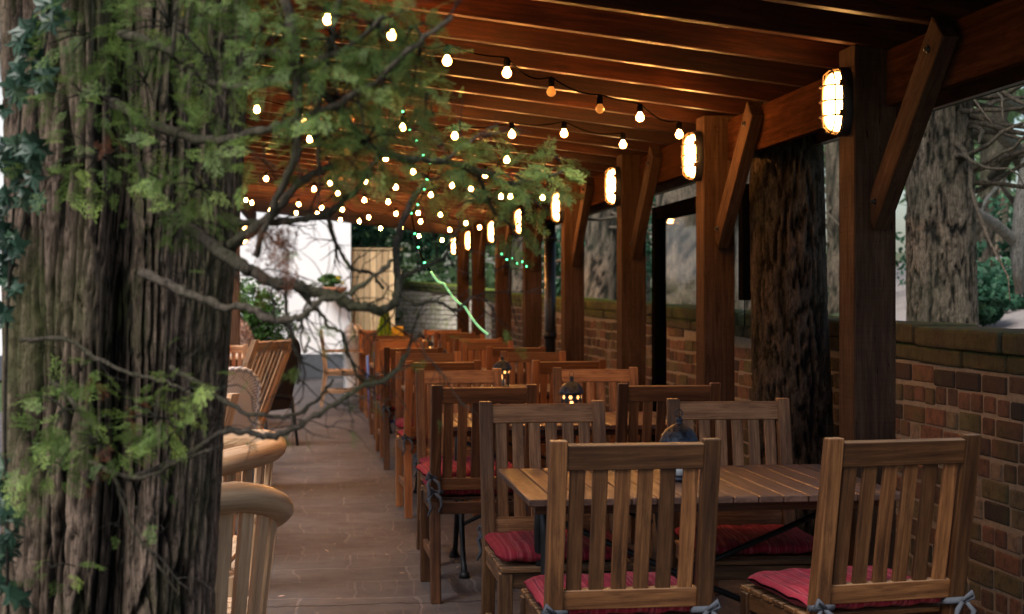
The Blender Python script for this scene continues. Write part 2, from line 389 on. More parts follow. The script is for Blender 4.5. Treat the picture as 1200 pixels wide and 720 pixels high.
# ------------------------------------------------------------------ setting
tag(MB().box((-3.6,-3,-.2), (2.9,27,0)).build('terrace_paving', 'paving_stone'), 'worn pinkish paving slabs of the terrace aisle', 'paving', kind='structure')
tag(MB().quad([(-300,-200,-.03),(300,-200,-.03),(300,500,-.03),(-300,500,-.03)]).build('ground', 'grass'), 'grass ground around the terrace', 'ground', kind='structure')
def hillh(x, y):
    e = max(0, min(1, (x-3.0)/6.5)); e2 = max(0, min(1, (x-12)/40))
    return .25 + 1.25*e*e*(3-2*e) + 4*e2 + (.32*math.exp(-((y-20)/5)**2) if x > 5 else 0)*min(1,max(0,x-5)) + .12*noise.noise((x*.12, y*.12, 0)) + (.0 if x > 3.4 else -.0)
hb = MB().grid(lambda u, v: ((lambda X, Y: (X, Y, hillh(X, Y)))(2.9+u*u*97, -10+v*130)), 60, 90); tag(hb.build('hillside', 'hill_soil'), 'sloping shaded ground beyond the brick wall', 'ground', kind='structure')
pb = MB().grid(lambda u, v: ((lambda Y, w: ((lambda X: (X, Y, hillh(X, Y)+.05))(.0 + .49*Y + w)))(9+v*22, (u-.5)*2.9)), 14, 90)
tag(pb.build('gravel_path', 'gravel_path'), 'pale gravel path curving beyond the wall', 'path', kind='structure')

lv, lt = [], []
for i in range(420):
    X = rng.uniform(-.9, 2.5); Y = rng.uniform(4.5, 20); p = np.array([X, Y, .004+rng.uniform(0,.006)]); a = rng.uniform(0, 2*PI); s_ = rng.uniform(.006,.022); d = np.array([math.cos(a), math.sin(a), rng.uniform(-.1,.25)])*s_; e = np.array([-math.sin(a), math.cos(a), rng.uniform(-.1,.2)])*s_*rng.uniform(.2,.5)
    lv += [p-d, p+e, p+d, p-e]; lt.append(rng.uniform())
lo = quads_obj('fallen_leaves', np.array(lv), lt, 'dry_stem'); tag(lo, 'scattered dry leaf scraps on the paving', 'leaves', kind='stuff')

# ------------------------------------------------------------------ brick wall
wt = thing('garden_wall', 'low red brick garden wall with mossy coping behind the posts', 'wall', (2.6,3,0))
def wline(Y):   # X of wall face and top height along Y
    x = 2.6 if Y < 21 else 2.6 - (Y-21)**2*.021
    top = np.interp(Y, [0, 5.2, 8.7, 13.7, 21, 28], [1.17, 1.185, 1.235, 1.30, 1.40, 1.66])
    return x, float(top)
WL = wt.location
mort = MB(); bricks = MB(); bricks2 = MB(); cope = MB(); edge = MB(); cope2 = MB(); edge2 = MB()
Y = 2.0
while Y < 28.5:
    x0, t0 = wline(Y); x1, t1 = wline(Y+.5)
    mort.bar((x0+.115-2.6, Y-3, (t0-.16)/2), (x1+.115-2.6, Y+.5-3, (t0-.16)/2), .22, t0-.16, tint=.5); Y += .5
ch = .084
for row in range(17):
    Y = 2.0 + random.random()*.1; hdr = row % 3 == 1
    while Y < (28.5):
        L = (.105 if (hdr or random.random() < .25) else .215)*(.92+.16*random.random())
        x, top = wline(Y+L/2); z = .02 + row*ch
        zt = top-.17
        if z + ch > zt + .03: Y += L; continue
        hh = min(ch-.014+random.uniform(-.005,.004), zt-z)
        x2, _ = wline(Y+L+.01); d = Vector((x2-x, L/2, 0)).normalized(); tz = random.uniform(-.007,.007)
        if hh > .02:
            pr = .001+random.random()*.008
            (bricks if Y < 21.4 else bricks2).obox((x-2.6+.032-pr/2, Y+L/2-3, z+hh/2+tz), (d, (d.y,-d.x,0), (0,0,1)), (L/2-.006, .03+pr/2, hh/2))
        Y += L+random.uniform(.004,.009)
Y = 2.0
while Y < 28.5:
    L = random.uniform(.28,.46); x, top = wline(Y+L/2); x2, t2 = wline(Y+L/2+.1); d = Vector((x2-x, .1, t2-top)).normalized(); n_ = Vector((d.y,-d.x,0)).normalized()
    jz = random.uniform(-.006,.006)
    (cope if Y < 21.4 else cope2).obox((x-2.6+.115, Y+L/2-3, top-.045+jz), (d, n_, d.cross(n_)), (L/2-.003, .155+random.uniform(-.008,.008), .042))
    L2 = L
    (edge if Y < 21.4 else edge2).obox((x-2.6+.115, Y+L/2-3, top-.125+jz*.5), (d, n_, d.cross(n_)), (L2/2-.004, .132+random.uniform(-.006,.006), .036)); Y += L
mort.build('mortar_core', 'mortar', wt); bricks.build('brickwork', 'old_brick', wt, bevel=.006, seg=1)
wt2 = thing('garden_wall', 'pale brick wall with mossy top curving beyond the roof end', 'wall', (2.6,3,0))
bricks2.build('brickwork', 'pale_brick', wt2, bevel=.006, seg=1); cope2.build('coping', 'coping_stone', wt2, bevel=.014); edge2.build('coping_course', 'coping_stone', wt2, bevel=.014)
for b_, nm in ((cope, 'coping'), (edge, 'coping_course')):
    o = b_.build(nm, 'coping_stone', wt, bevel=.014)

# ------------------------------------------------------------------ pergola
perg = thing('pergola', 'long dark timber pergola roof on square posts over the tables', 'pergola', (0,0,0))
def rz(X): return 2.234 + .114*(1.935-X)      # underside of the rafters
POSTY = [3.02, 5.14, 7.20, 9.19, 11.35, 13.52, 15.65, 18.1, 20.0]
for Y in POSTY:
    MB().box((1.94,Y-.08,0), (2.10,Y+.08,2.236), tint=.35+.3*random.random()).build('post', 'post_wood', perg, bevel=.006)
for i, Y in enumerate(POSTY[1:] + [22.1]):
    if Y < 22: 
        m = MB(); m.bar((2.028, Y-.075, 1.60), (2.028, Y-.66, 2.195), .06, .118, up=(0,1,1), tint=.45)
        bo = m.build('brace', 'post_wood', perg, bevel=.005)
    for (yy, zz) in ((Y-.59, 2.13), (Y-.13, 1.66)):
        MB().lathe([(0,.0),(.014,0),(.014,-.004),(.008,-.005),(.008,-.014),(0,-.015)], (1.998,yy,zz), 8, axis=(1,0,0)).build('bolt', 'black_metal', bo)
for a, b in zip(POSTY, POSTY[1:]+[21.3]):
    MB().box((2.061, a+.08 if a > 2 else a, 2.01), (2.10, b-.08 if b < 21 else b, 2.215), tint=.4+.3*random.random()).build('beam', 'beam_wood', perg, bevel=.004)
Y = 5.06-.47*6
k = 0
XL = -1.0
while Y < 21.4:
    if Y < 2.9: Y += .47; continue
    m = MB(); m.bar((XL, Y, rz(XL)+.075), (2.40, Y, rz(2.40)+.075), .048, .15, tint=random.random())
    m.build('rafter', 'roof_wood', perg, bevel=.003, seg=1); Y += .47
rb = MB(); X = XL-.05
while X < 2.42:
    w = .145; rb.bar((X+w/2, 2.9, rz(X+w/2)+.163), (X+w/2, 21.4, rz(X+w/2)+.163), w-.003, .02, up=(.114,0,1)); X += w
rb.build('roof_board', 'roof_wood', perg)
MB().bar((.70, 2.9, rz(.70)+.182), (.70, 21.45, rz(.70)+.182), 3.5, .012, up=(.114,0,1)).build('roof_felt', 'roof_felt', perg)
MB().box((2.41,2.9,2.06), (2.44,21.4,2.36), .4).build('fascia', 'chair_wood_dark', perg)
gut = MB(); gut.tube([(2.50,2.9,2.13),(2.50,21.4,2.13)], .055, 10); gut.build('gutter', 'pipe_black', perg)
LPY = [6.9, 9.0, 11.1, 13.2, 15.6]
for Y in LPY:
    MB().box((-.98,Y-.1,0), (-.80,Y+.1,rz(-.9)), tint=.6).build('post', 'post_wood', perg, bevel=.006)
MB().box((-.93,5.2,rz(-.9)-.17), (-.85,21.3,rz(-.9)-.004), tint=.5).build('beam', 'post_wood', perg)

# ------------------------------------------------------------------ bulkhead lamps
def make_lamp():
    r = thing('wall_lamp', 'x', 'lamp', group='oval bulkhead lamps glowing on the posts')
    # local: -X points out from the post, oval in Y-Z
    def oval(x, sy, sz, n=28, e=2.6):
        return [Vector((x, sy*math.copysign(abs(math.cos(a))**(2/e), math.cos(a)), sz*math.copysign(abs(math.sin(a))**(2/e), math.sin(a)))) for a in [2*PI*i/n for i in range(n)]]
    def loft(rings, cap=True):
        m = MB(); n = len(rings[0]); b = 0
        for rg in rings: m.v.extend(tuple(p) for p in rg)
        for i in range(len(rings)-1):
            for k in range(n): m._face([i*n+k, i*n+(k+1)%n, (i+1)*n+(k+1)%n, (i+1)*n+k], [(0,0)]*4, .5, True)
        m._face(list(range((len(rings)-1)*n, len(rings)*n)), [(0,0)]*n, .5); return m
    loft([oval(0,.080,.128), oval(-.035,.080,.128), oval(-.042,.074,.122)]).build('back_box', 'black_metal', r)
    loft([oval(-.042,.064,.112), oval(-.062,.062,.110), oval(-.084,.054,.100), oval(-.098,.036,.080), oval(-.103,.015,.05)]).build('glass', 'lamp_glass', r)
    cg = MB()
    for x, sy, sz in ((-.046,.073,.122), (-.078,.069,.116)):
        cg.tube(oval(x, sy, sz), .0038, 6, closed=True)
    cg.tube([(-.046,0,.122),(-.08,0,.117),(-.110,0,.095),(-.116,0,0),(-.110,0,-.095),(-.08,0,-.117),(-.046,0,-.122)], .0035, 6)
    for z in (-.055, 0, .055): cg.tube([(-.046,.074,z),(-.08,.070,z),(-.108,.045,z),(-.116,0,z),(-.108,-.045,z),(-.08,-.070,z),(-.046,-.074,z)], .0035, 6)
    cg.build('cage', 'lamp_metal', r)
    for z in (-.05,.06): MB().box((-.065,-.088,z-.012), (-.035,-.078,z+.012)).build('clip', 'lamp_metal', r)
    return r
lamp0 = make_lamp()
onames = ['nearest', 'second nearest', 'third nearest', 'fourth nearest', 'fifth nearest', 'sixth nearest', 'seventh nearest', 'farthest']
def point(parent, loc, e, c=(1,.5,.17), r=.06):
    l = bpy.data.lights.new('lamp_light', 'POINT'); l.energy = e; l.color = c; l.shadow_soft_size = r
    o = bpy.data.objects.new('lamp_light', l); C.objects.link(o); o.parent = parent; o.location = loc
LAMPZ = 2.035
for i, Y in enumerate(POSTY[1:]):
    o = lamp0 if i == 0 else copy_tree(lamp0)
    o.location = (1.94, Y, LAMPZ); o.scale = (.82,.9,1); o['label'] = 'glowing oval caged bulkhead lamp on the %s post of the right row' % onames[i]
o = copy_tree(lamp0); o.location = (-.80, 15.6, 2.0); o.rotation_euler = (0,0,PI); o['label'] = 'glowing oval caged lamp on the orange lit post left of the aisle'

# ------------------------------------------------------------------ festoon strings
def bulb_pos(px, py, drop=.17):
    k = .991/1700*(px-370)
    d = (.924 + .2206 - drop)/((350-py)/1700 + .114*k)
    return at(px, py, d), d
STR = [[(384,24,1),(459,42,1),(524,72,1),(594,86,1),(646,108,0),(703,128,0),(750,138,1),(796,158,1)],
       [(301,129,1),(354,139,1),(411,140,0),(472,150,1),(533,160,1),(600,158,1),(661,157,1),(730,170,1)],
       [(312,210,1),(341,198,0),(363,164,1),(406,178,0),(452,186,1),(484,202,1),(530,218,1),(552,222,1),(569,206,1),(594,188,1)],
       [(288,235,1),(295,238,1),(368,222,1),(387,215,1),(399,211,0),(428,213,1),(464,220,1),(505,229,1),(587,231,1),(598,231,1),(636,232,1)],
       [(317,247,1),(326,240,1),(350,240,1),(377,244,1),(396,227,1),(427,235,1),(455,237,1),(490,250,1),(516,252,1),(546,262,1)],
       [(347,250,1),(372,251,1),(401,246,1),(432,255,1),(464,251,1),(493,260,1),(527,270,1),(562,267,1)],
       [(399,258,1),(421,260,1),(446,268,1),(470,267,1),(491,277,1),(518,282,1)]]
sn = ['nearest', 'second', 'third', 'fourth', 'fifth', 'sixth', 'farthest']
for si, st in enumerate(STR):
    pts = []
    for (px, py, lit) in st:
        p, d = bulb_pos(px, py)
        if d > 20.8: p, d = at(px, py, 20.8), 20.8
        pts.append((p, lit))
    root = thing('festoon_lights', 'string of round warm bulbs under the roof, %s string from the camera' % sn[si], 'string lights', tuple(pts[0][0]), group='festoon bulb strings under the pergola roof')
    o0 = pts[0][0]; w = MB(); path = []
    for i in range(len(pts)-1):
        a = pts[i][0]-o0 + Vector((0,0,.062)); b = pts[i+1][0]-o0 + Vector((0,0,.062)); L = (b-a).length
        for q in range(8):
            u = q/8; p = a.lerp(b, u); p.z -= (.035+.02*math.sin(i))*math.sin(u*PI)*(1 if L > .3 else .2); path.append(p)
    path.append(pts[-1][0]-o0+Vector((0,0,.062))); w.tube(path, .0035, 5); w.build('cable', 'rubber_wire', root)
    for p, lit in pts:
        q = p-o0; s_ = MB().lathe([(.0,.062),(.011,.060),(.014,.045),(.014,.022),(0,.020)], q, 10); so = s_.build('socket', 'rubber_wire', root)
        pr = [(.0001,-.0195)]+[(.0195*math.sin(a), -.0195*math.cos(a)) for a in [PI*j/10 for j in range(1,9)]]+[(.010,.024)]
        MB().lathe(pr, q, 14).build('bulb', 'bulb_lit' if lit else 'bulb_dim', so)

# ------------------------------------------------------------------ slatted chairs
def make_chair(name='slatted_chair', mat='chair_wood', arms=False, mat2=None, H=.94, lean=.10, nsl=6, W=.455):
    r = thing(name, 'x', 'chair'); hx = W/2-.0225; m2 = mat2 or mat
    pz = [(-.055,0), (0,.43), (-.03,.55), (-lean,H)]
    for s in (-1, 1):
        m = MB(); tn = random.random()
        # rear post: one bent timber
        prof = [(-.055,0), (.0,.43), (-lean,H)]
        hw = .0225; th = [.02, .026, .019]
        b = len(m.v)
        for (y, z), h_ in zip(prof, th):
            for dx, dy in ((-hw,-h_),(hw,-h_),(hw,h_),(-hw,h_)): m.v.append((s*hx+dx, y+dy, z))
        ro = random.random()*9
        for i in range(2):
            for k in range(4):
                k2 = (k+1)%4; z0, z1 = prof[i][1], prof[i+1][1]
                m._face([b+i*4+k, b+i*4+k2, b+i*4+4+k2, b+i*4+4+k], [(ro+z0, k*.045),(ro+z0, k*.045+.045),(ro+z1, k*.045+.045),(ro+z1, k*.045)], tn)
        m._face([b+3,b+2,b+1,b], [(0,0)]*4, tn); m._face([b+8,b+9,b+10,b+11], [(ro,0),(ro,.04),(ro+.05,.04),(ro+.05,0)], tn)
        m.build('leg', mat, r, bevel=.004)
        m = MB(); m.box((s*hx-.0225, .42, 0), (s*hx+.0225, .465, .425 if not arms else .66)); m.build('leg', mat, r, bevel=.004)
        m = MB(); m.box((s*hx-.011, -.01, .16), (s*hx+.011, .42, .20)); m.build('stretcher', mat, r, bevel=.003)
        if arms: 
            m = MB(); m.bar((s*hx, -.05, .665), (s*hx, .50, .675), .055, .022); m.build('armrest', mat, r, bevel=.005)
    def yb(z): return 0 - lean*(z-.43)/(H-.43)
    bk = MB(); ix = hx-.0225
    zt = H-.045
    d = Vector((0, -lean, H-.43)).normalized(); n_ = Vector((0, d.z, -d.y))
    bk.obox((0, yb(zt), zt), ((1,0,0), n_, d), (ix+.002, .0125, .034))
    bk.obox((0, yb(.508), .508), ((1,0,0), n_, d), (ix+.002, .0125, .027))
    pitch = 2*ix/nsl; sw = pitch*.67
    for i in range(nsl):
        x = -ix + pitch*(i+.5); z0, z1 = .53, zt-.03
        bk.obox((x, (yb(z0)+yb(z1))/2, (z0+z1)/2), ((1,0,0), n_, d), (sw/2, .007, (z1-z0)/2/abs(d.z)+.004))
    bk.build('backrest', m2, r, bevel=.003)
    st = MB()
    st.box((-ix, -.012, .375), (ix, .012, .425)); st.box((-ix, .43, .375), (ix, .455, .422))
    for s in (-1, 1): st.box((s*hx-.012, .015, .375), (s*hx+.012, .43, .4255))
    for i in range(6):
        y = .035+i*.075; st.box((-hx-.018, y, .428), (hx+.018, y+.062, .442))
    st.build('seat', m2, r, bevel=.003)
    return r
def make_cushion(mat='striped_cushion', ties=True):
    r = thing('seat_cushion', 'x', 'cushion')
    m = MB(); W, D, T = .455, .43, .055
    def f(u, v):   # closed pillow: u around depth section, v across
        x = (v-.5)*2; a = u*2*PI
        ey = .5 if True else 1
        cy = math.copysign(abs(math.cos(a))**.42, math.cos(a)); cz = math.copysign(abs(math.sin(a))**.8, math.sin(a))
        e = (1-abs(x)**7)**.5 if abs(x) < 1 else 0
        dimple = 1-.16*math.cos(x*PI*1.5)**2*math.cos(cy*PI*1.2)**2
        return (x*W/2*(1-.02*abs(cy)**4), cy*D/2*(.93+.07*e), cz*T/2*max(.12, e)*dimple + .0035*math.sin(x*17+cy*9))
    m.grid(f, 36, 30); o = m.build('pad', mat, r, loc=(0, .225, .445+T/2)); 
    pp = MB(); 
    loop = [(x*W/2, y*D/2, .0) for x, y in [(-1,-1),(-.5,-1.01),(0,-1.015),(.5,-1.01),(1,-1),(1.01,0),(1,1),(.5,1.01),(0,1.015),(-.5,1.01),(-1,1),(-1.01,0)]]
    if ties:
        for s in (-1, 1):
            hx = s*.205; q = MB()
            q.tube([(hx-s*.028,-.0,.465),(hx+s*.030,-.012,.47),(hx+s*.030,-.035,.475),(hx,-.046,.477),(hx-s*.03,-.035,.474),(hx-s*.028,0,.465)], .006, 6, sx=1, sz=1.6)
            q.tube([(hx+s*.012,-.05,.477),(hx+s*.03,-.066,.45),(hx+s*.02,-.06,.41),(hx+s*.035,-.058,.375)], [.006,.008,.007,.004], 6)
            q.tube([(hx+s*.008,-.05,.477),(hx-s*.018,-.064,.455),(hx-s*.025,-.06,.425),(hx-s*.012,-.058,.39)], [.006,.008,.006,.004], 6)
            q.tube([(hx,-.055,.477),(hx+s*.028,-.062,.50),(hx+s*.034,-.06,.485),(hx+s*.01,-.055,.474)], [.005,.008,.006,.004], 6)
            q.build('tie', 'tie_fabric', r)
    return r
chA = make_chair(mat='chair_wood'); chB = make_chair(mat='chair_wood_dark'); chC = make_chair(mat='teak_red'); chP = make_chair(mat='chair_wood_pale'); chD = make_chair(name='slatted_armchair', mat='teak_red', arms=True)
cu0 = make_cushion()
used = set()
def place(proto, x, y, rz_, label, group=None, z=0, tilt=0):
    if id(proto) in used: o = copy_tree(proto)
    else: used.add(id(proto)); o = proto
    o.location = (x, y, z); o.rotation_euler = (0, tilt, rz_); o['label'] = label
    if group: o['group'] = group
    return o
TN = ['nearest', 'second', 'third', 'fourth', 'fifth', 'farthest']
def make_table():
    r = thing('slatted_table', 'x', 'table'); tp = MB(); W, D, H = 1.16, .79, .72
    n = 15; w = W/n
    for i in range(n):
        tp.box((-W/2+i*w+.0017, -D/2, H-.022), (-W/2+(i+1)*w-.0017, D/2, H-random.random()*.0015))
    tp.build('tabletop', 'table_wood', r, bevel=.003, seg=1)
    for s in (-1, 1): MB().box((-W/2+.03, s*.30-.02, H-.055), (W/2-.03, s*.30+.02, H-.023)).build('apron', 'chair_wood_dark', r)
    for s in (-1, 1):
        x = s*.48; m = MB()
        for q in (-1, 1):
            m.tube([(x, q*.03, H-.03), (x, q*.07, .56), (x, q*.06, .40), (x, q*.13, .22), (x, q*.22, .07), (x, q*.28, .012)], [.016,.018,.015,.014,.013,.018], 8)
            m.tube([(x, q*.28, .0), (x, q*.28, .03)], [.028,.02], 10)
            sc = [(x, q*(.10+.045*math.cos(a)*(1-a/14)), .34+.045*math.sin(a)*(1-a/14)) for a in [j*.5 for j in range(20)]]; m.tube(sc, .006, 5)
        m.box((x-.012, -.27, H-.06), (x+.012, .27, H-.035))
        m.tube([(x,-.10,.26),(x,.10,.26)], .01, 6)
        m.build('leg', 'black_metal', r)
    b = MB(); b.tube([(-.48,0,.62),(0,0,.40),(.48,0,.20)], .011, 6); b.tube([(-.48,.0,.20),(0,.012,.42),(.48,0,.62)], .011, 6)
    b.lathe([(0,-.012),(.045,-.012),(.05,0),(.045,.012),(0,.012)], (0,0,.41), 14, axis=(0,1,0)); b.build('cross_brace', 'black_metal', r)
    return r
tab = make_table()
def make_lantern():
    r = thing('candle_lantern', 'x', 'lantern')
    m = MB(); n = 8
    m.lathe([(0,0),(.052,0),(.056,.006),(.050,.016),(.0,.016)], n=24); m.build('base', 'lantern_metal', r)
    for k in range(6):
        a = PI/6+k*PI/3; p = MB(); p.box((-.0045,-.0035,.014),(.0045,.0035,.118)); o = p.build('strut', 'lantern_metal', r); o.location = (.046*math.cos(a), .046*math.sin(a), 0); o.rotation_euler = (0,0,a+PI/2)
    up = MB(); up.lathe([(.0475,.086),(.0475,.122),(.0455,.122),(.0455,.086)], n=24); up.build('collar', 'lantern_metal', r)
    for k in range(8):
        a = k*PI/4+.2; c = Vector((.0480*math.cos(a), .0480*math.sin(a), .104)); t_ = Vector((-math.sin(a), math.cos(a), 0)); rr = Vector((math.cos(a), math.sin(a), 0))
        w = MB()
        for q in range(6):
            b = q*PI/3; dd = t_*math.cos(b)+Vector((0,0,1))*math.sin(b); e = t_*-math.sin(b)+Vector((0,0,1))*math.cos(b)
            w.quad([c+rr*.0006, c+dd*.006+e*.0028+rr*.0006, c+dd*.0115+rr*.0006, c+dd*.006-e*.0028+rr*.0006], .5)
        w.build('star_window', 'candle_lit', r)
    d = MB(); d.lathe([(.062,.120),(.064,.124),(.060,.132),(.052,.152),(.038,.168),(.020,.179),(.010,.182),(.009,.190),(.013,.195),(.009,.201),(.003,.208),(0,.209)], n=28); d.build('dome', 'lantern_metal', r)
    pk = MB()
    for k in range(14):
        for (rad, z) in ((.0565,.146), (.0455,.163)):
            a = 2*PI*(k+(.5 if rad < .05 else 0))/14; nn = Vector((math.cos(a)*.8, math.sin(a)*.8, .6)).normalized(); c = Vector((rad*math.cos(a), rad*math.sin(a), z)); x_ = Vector((-math.sin(a), math.cos(a), 0)); y_ = nn.cross(x_)
            pk.quad([c+nn*.001+(x_*math.cos(b)+y_*math.sin(b))*.0042 for b in (0, PI/2, PI, 3*PI/2)], .5)
    pk.build('piercing', 'black_metal', r)
    rg = MB(); rg.tube([(.013*math.cos(a)+.0, .0, .215+.013*math.sin(a)) for a in [2*PI*i/14 for i in range(14)]], .0018, 5, closed=True); rg.build('ring', 'lantern_metal', r)
    cn = MB(); cn.lathe([(0,.016),(.021,.016),(.021,.055),(0,.055)], n=16); cn.build('candle', 'white_plastic', r)
    fl = MB(); fl.lathe([(0,.056),(.008,.062),(.009,.072),(.004,.088),(0,.095)], n=10); fl.build('flame', 'candle_lit', r)
    return r
lan = make_lantern()
lanx = [1.17, 1.25, 1.22, 1.02, 1.10, 1.2]
random.seed(21)
for k in range(6):
    y0 = 2.45*k; T = TN[k]
    A = [chA, chB, chC, chC, chD, chD][k]
    j = lambda a=.02: random.uniform(-a, a)
    # near chairs (backs to the camera)
    p1 = place([chA, chB, chC, chB, chD, chC][k], .832 if k == 0 else (.715 if k == 1 else .76+j()), 3.83+y0, R([0,1,3,-2,2,0][k]), 'slatted wooden chair, back to the camera, aisle side of the %s table' % T, 'slatted chairs at the right hand tables')
    p2 = place([chA, chB, chC, chC, chD, chC][k], 1.555 if k == 0 else 1.52+j(), 3.84+y0+j(), R([7,-1,3,-4,2,0][k]), 'slatted wooden chair, back to the camera, wall side of the %s table' % T, 'slatted chairs at the right hand tables')
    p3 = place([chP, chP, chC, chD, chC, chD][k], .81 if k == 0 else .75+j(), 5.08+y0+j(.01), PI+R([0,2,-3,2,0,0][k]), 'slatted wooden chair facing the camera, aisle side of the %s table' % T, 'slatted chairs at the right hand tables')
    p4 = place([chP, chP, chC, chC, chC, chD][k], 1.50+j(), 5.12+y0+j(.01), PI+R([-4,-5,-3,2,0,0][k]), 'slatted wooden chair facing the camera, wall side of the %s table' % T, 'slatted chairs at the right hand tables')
    place(tab, 1.20 if k == 0 else 1.17+j(), 4.595+y0, R(j(.6)), 'slatted hardwood table on black iron legs, %s from the camera' % T, 'slatted tables along the wall')
    place(lan, lanx[k], 4.60+y0, j(.5), 'pierced metal candle lantern standing on the %s table' % T, 'candle lanterns on the tables', z=.721)
    for ci, (p, nm) in enumerate(((p1, 'aisle side chair turned away'), (p2, 'wall side chair turned away'), (p3, 'aisle side chair facing the camera'), (p4, 'wall side chair facing the camera'))):
        if k >= 4 and ci not in (0, 2): continue
        c = place(cu0, 0, 0, 0, 'red striped seat cushion on the %s, %s table' % (nm, T), 'red striped seat cushions')
        c.location = p.location; c.rotation_euler = p.rotation_euler
        if k == 1 and ci == 0:
            c = copy_tree(cu0); c.location = p.location + Vector((-.01,.01,.062)); c.rotation_euler = (0,0,R(4)); c['label'] = 'second red cushion stacked on the aisle side chair of the second table'

# ------------------------------------------------------------------ left side furniture
def barrel_chair(wf=1.0, drop=.11):
    r = thing('barrel_armchair', 'x', 'armchair'); Rr = .29
    def rail(a, dr=0, dz=0):   # a in 0..1 from left arm front to right arm front; open towards +Y
        s = abs(a-.5)*2; ang = PI + (a)*PI   # from -X via -Y to +X
        if s < .72: th = -PI/2 + (a-.5)/.36*PI/2; p = Vector(((Rr+dr)*math.cos(th), (Rr+dr)*math.sin(th)*.92, 0))
        else: sg = 1 if a > .5 else -1; p = Vector((sg*(Rr+dr), (s-.72)/.28*.30, 0))
        z = .80 - drop*min(1, max(0, (s-.30)/.6))**1.3 + dz
        p.x *= wf; return p + Vector((0,0,z))
    pts = [rail(i/40) for i in range(41)]; rr = [.047 if 0 < i < 40 else .034 for i in range(41)]
    e0 = pts[0]+(pts[0]-pts[1]).normalized()*.016; e1 = pts[-1]+(pts[-1]-pts[-2]).normalized()*.016
    m = MB(); m.tube([e0]+pts+[e1], [.01]+rr+[.01], 14, sx=1.1, sz=.85, frame_up=(0,0,1)); m.build('arm_rail', 'pale_teak', r, bevel=0)
    b = MB()
    n = 15
    for i in range(n):
        a = .08+.84*i/(n-1); p = rail(a); q = rail(a, -.035); q.z = .44; t_ = (rail(a+.01)-rail(a-.01)); t_.z = 0; t_.normalize()
        top = p + Vector((0,0,-.022)); d = (top-q); L = d.length; d.normalize()
        b.obox((top+q)/2, (d, t_, d.cross(t_)), (L/2, .022, .008))
    b.build('backrest', 'pale_teak', r, bevel=.002)
    st = MB(); ring = [rail(i/30, -.03) for i in range(31)]
    for p in ring: p.z = .42
    st.tube(ring, .02, 6, frame_up=(0,0,1), sx=.7, sz=1.4)
    for i in range(7):
        y = -.22+i*.075; hw = math.sqrt(max(.01, .26**2-min(0, y)**2)); st.box((-hw*wf, y, .425), (hw*wf, y+.06, .442))
    st.box((-.26*wf,.27,.38),(.26*wf,.295,.43)); st.build('seat', 'pale_teak', r, bevel=.003)
    for x, y in ((-.26*wf,.27),(.26*wf,.27),(-.18*wf,-.19),(.18*wf,-.19)):
        l = MB(); l.box((x-.022,y-.022,0),(x+.022,y+.022,.68 if y > 0 else .43)); l.build('leg', 'pale_teak', r, bevel=.004)
    return r
bc = barrel_chair()
bc.location = (-.40, 3.98, 0); bc.rotation_euler = (0,0,R(6)); bc['label'] = 'pale teak barrel armchair closest to the camera, back turned, beside the trunk'; bc['group'] = 'pale teak barrel armchairs'
b2 = barrel_chair(1.65, .05); b2['group'] = bc['group']; b2.location = (-.42, 5.0, .0); b2.rotation_euler = (0,0,R(84)); b2['label'] = 'pale teak barrel armchair with curved rail facing left, behind the nearer one'
for o_ in (bc, b2): pass
wc = make_chair(name='folding_chair', mat='weathered_teak', H=.90, lean=.20, nsl=7, W=.46)
place(wc, -.64, 6.4, R(40), 'weathered pale wooden chair leaning beside the barrel armchairs', 'weathered slatted chairs on the left')
hc = make_chair(name='high_back_chair', mat='weathered_teak', H=1.04, lean=.26, nsl=8, W=.50)
place(hc, -.50, 9.9, R(60), 'high backed slatted chair reclining towards the aisle on the left', 'weathered slatted chairs on the left')
place(hc, -.95, 10.6, R(-96), 'high backed slatted chair facing the aisle at far left', 'weathered slatted chairs on the left')
place(wc, -.85, 13.4, R(5), 'pale topped slatted chair, back to the camera, in front of dark table', 'weathered slatted chairs on the left')
place(wc, -.95, 8.3, R(10), 'weathered slatted chair between trunk and pale wicker chair', 'weathered slatted chairs on the left')
def wicker(name, mat, tall=.90):
    r = thing(name, 'x', 'chair'); m = MB()
    def f(u, v):
        x = (u-.5)*2; top = tall - .10*abs(x)**3; z = .44+(top-.44)*v
        return (x*.23*(1-.12*v*v), -.02-.12*v+.05*x*x, z)
    m.grid(f, 20, 20); o = m.build('backrest', mat, r); sm = o.modifiers.new('solid', 'SOLIDIFY'); sm.thickness = .02
    s = MB(); s.box((-.22,-.01,.42),(.22,.42,.45)); s.build('seat', mat, r, bevel=.01)
    fr = MB(); fr.tube([f(0, v/8) for v in range(9)]+[f(u/10, 1) for u in range(1, 11)]+[f(1, 1-v/8) for v in range(1, 9)], .013, 8); fr.build('frame', mat, r)
    for x, y in ((-.2,.39),(.2,.39),(-.2,.0),(.2,.0)):
        l = MB(); l.tube([(x,y,.43),(x*1.12,y+(.03 if y > .1 else -.05),0)], [.018,.013], 8); l.build('leg', 'black_wicker', r)
    ap = MB(); ap.box((-.21,0,.33),(.21,.40,.42)); ap.build('skirt', mat if mat == 'black_wicker' else 'black_wicker', r)
    return r
w1 = wicker('wicker_chair', 'pale_wicker'); w1.location = (-.55, 8.7, 0); w1.rotation_euler = (0,0,R(35)); w1['label'] = 'pale woven bistro chair with rounded back in front of the high backed chair'
w2 = wicker('wicker_chair', 'black_wicker', .95); w2.location = (-.33, 12.9, 0); w2.rotation_euler = (0,0,R(55)); w2['label'] = 'black woven chair with splayed legs at the aisle edge on the left'
rc = make_cushion('red_fabric', False); rc.location = (-.33,12.9,.008); rc.rotation_euler = (0,0,R(55)); rc['label'] = 'plain red cushion on the black woven chair'
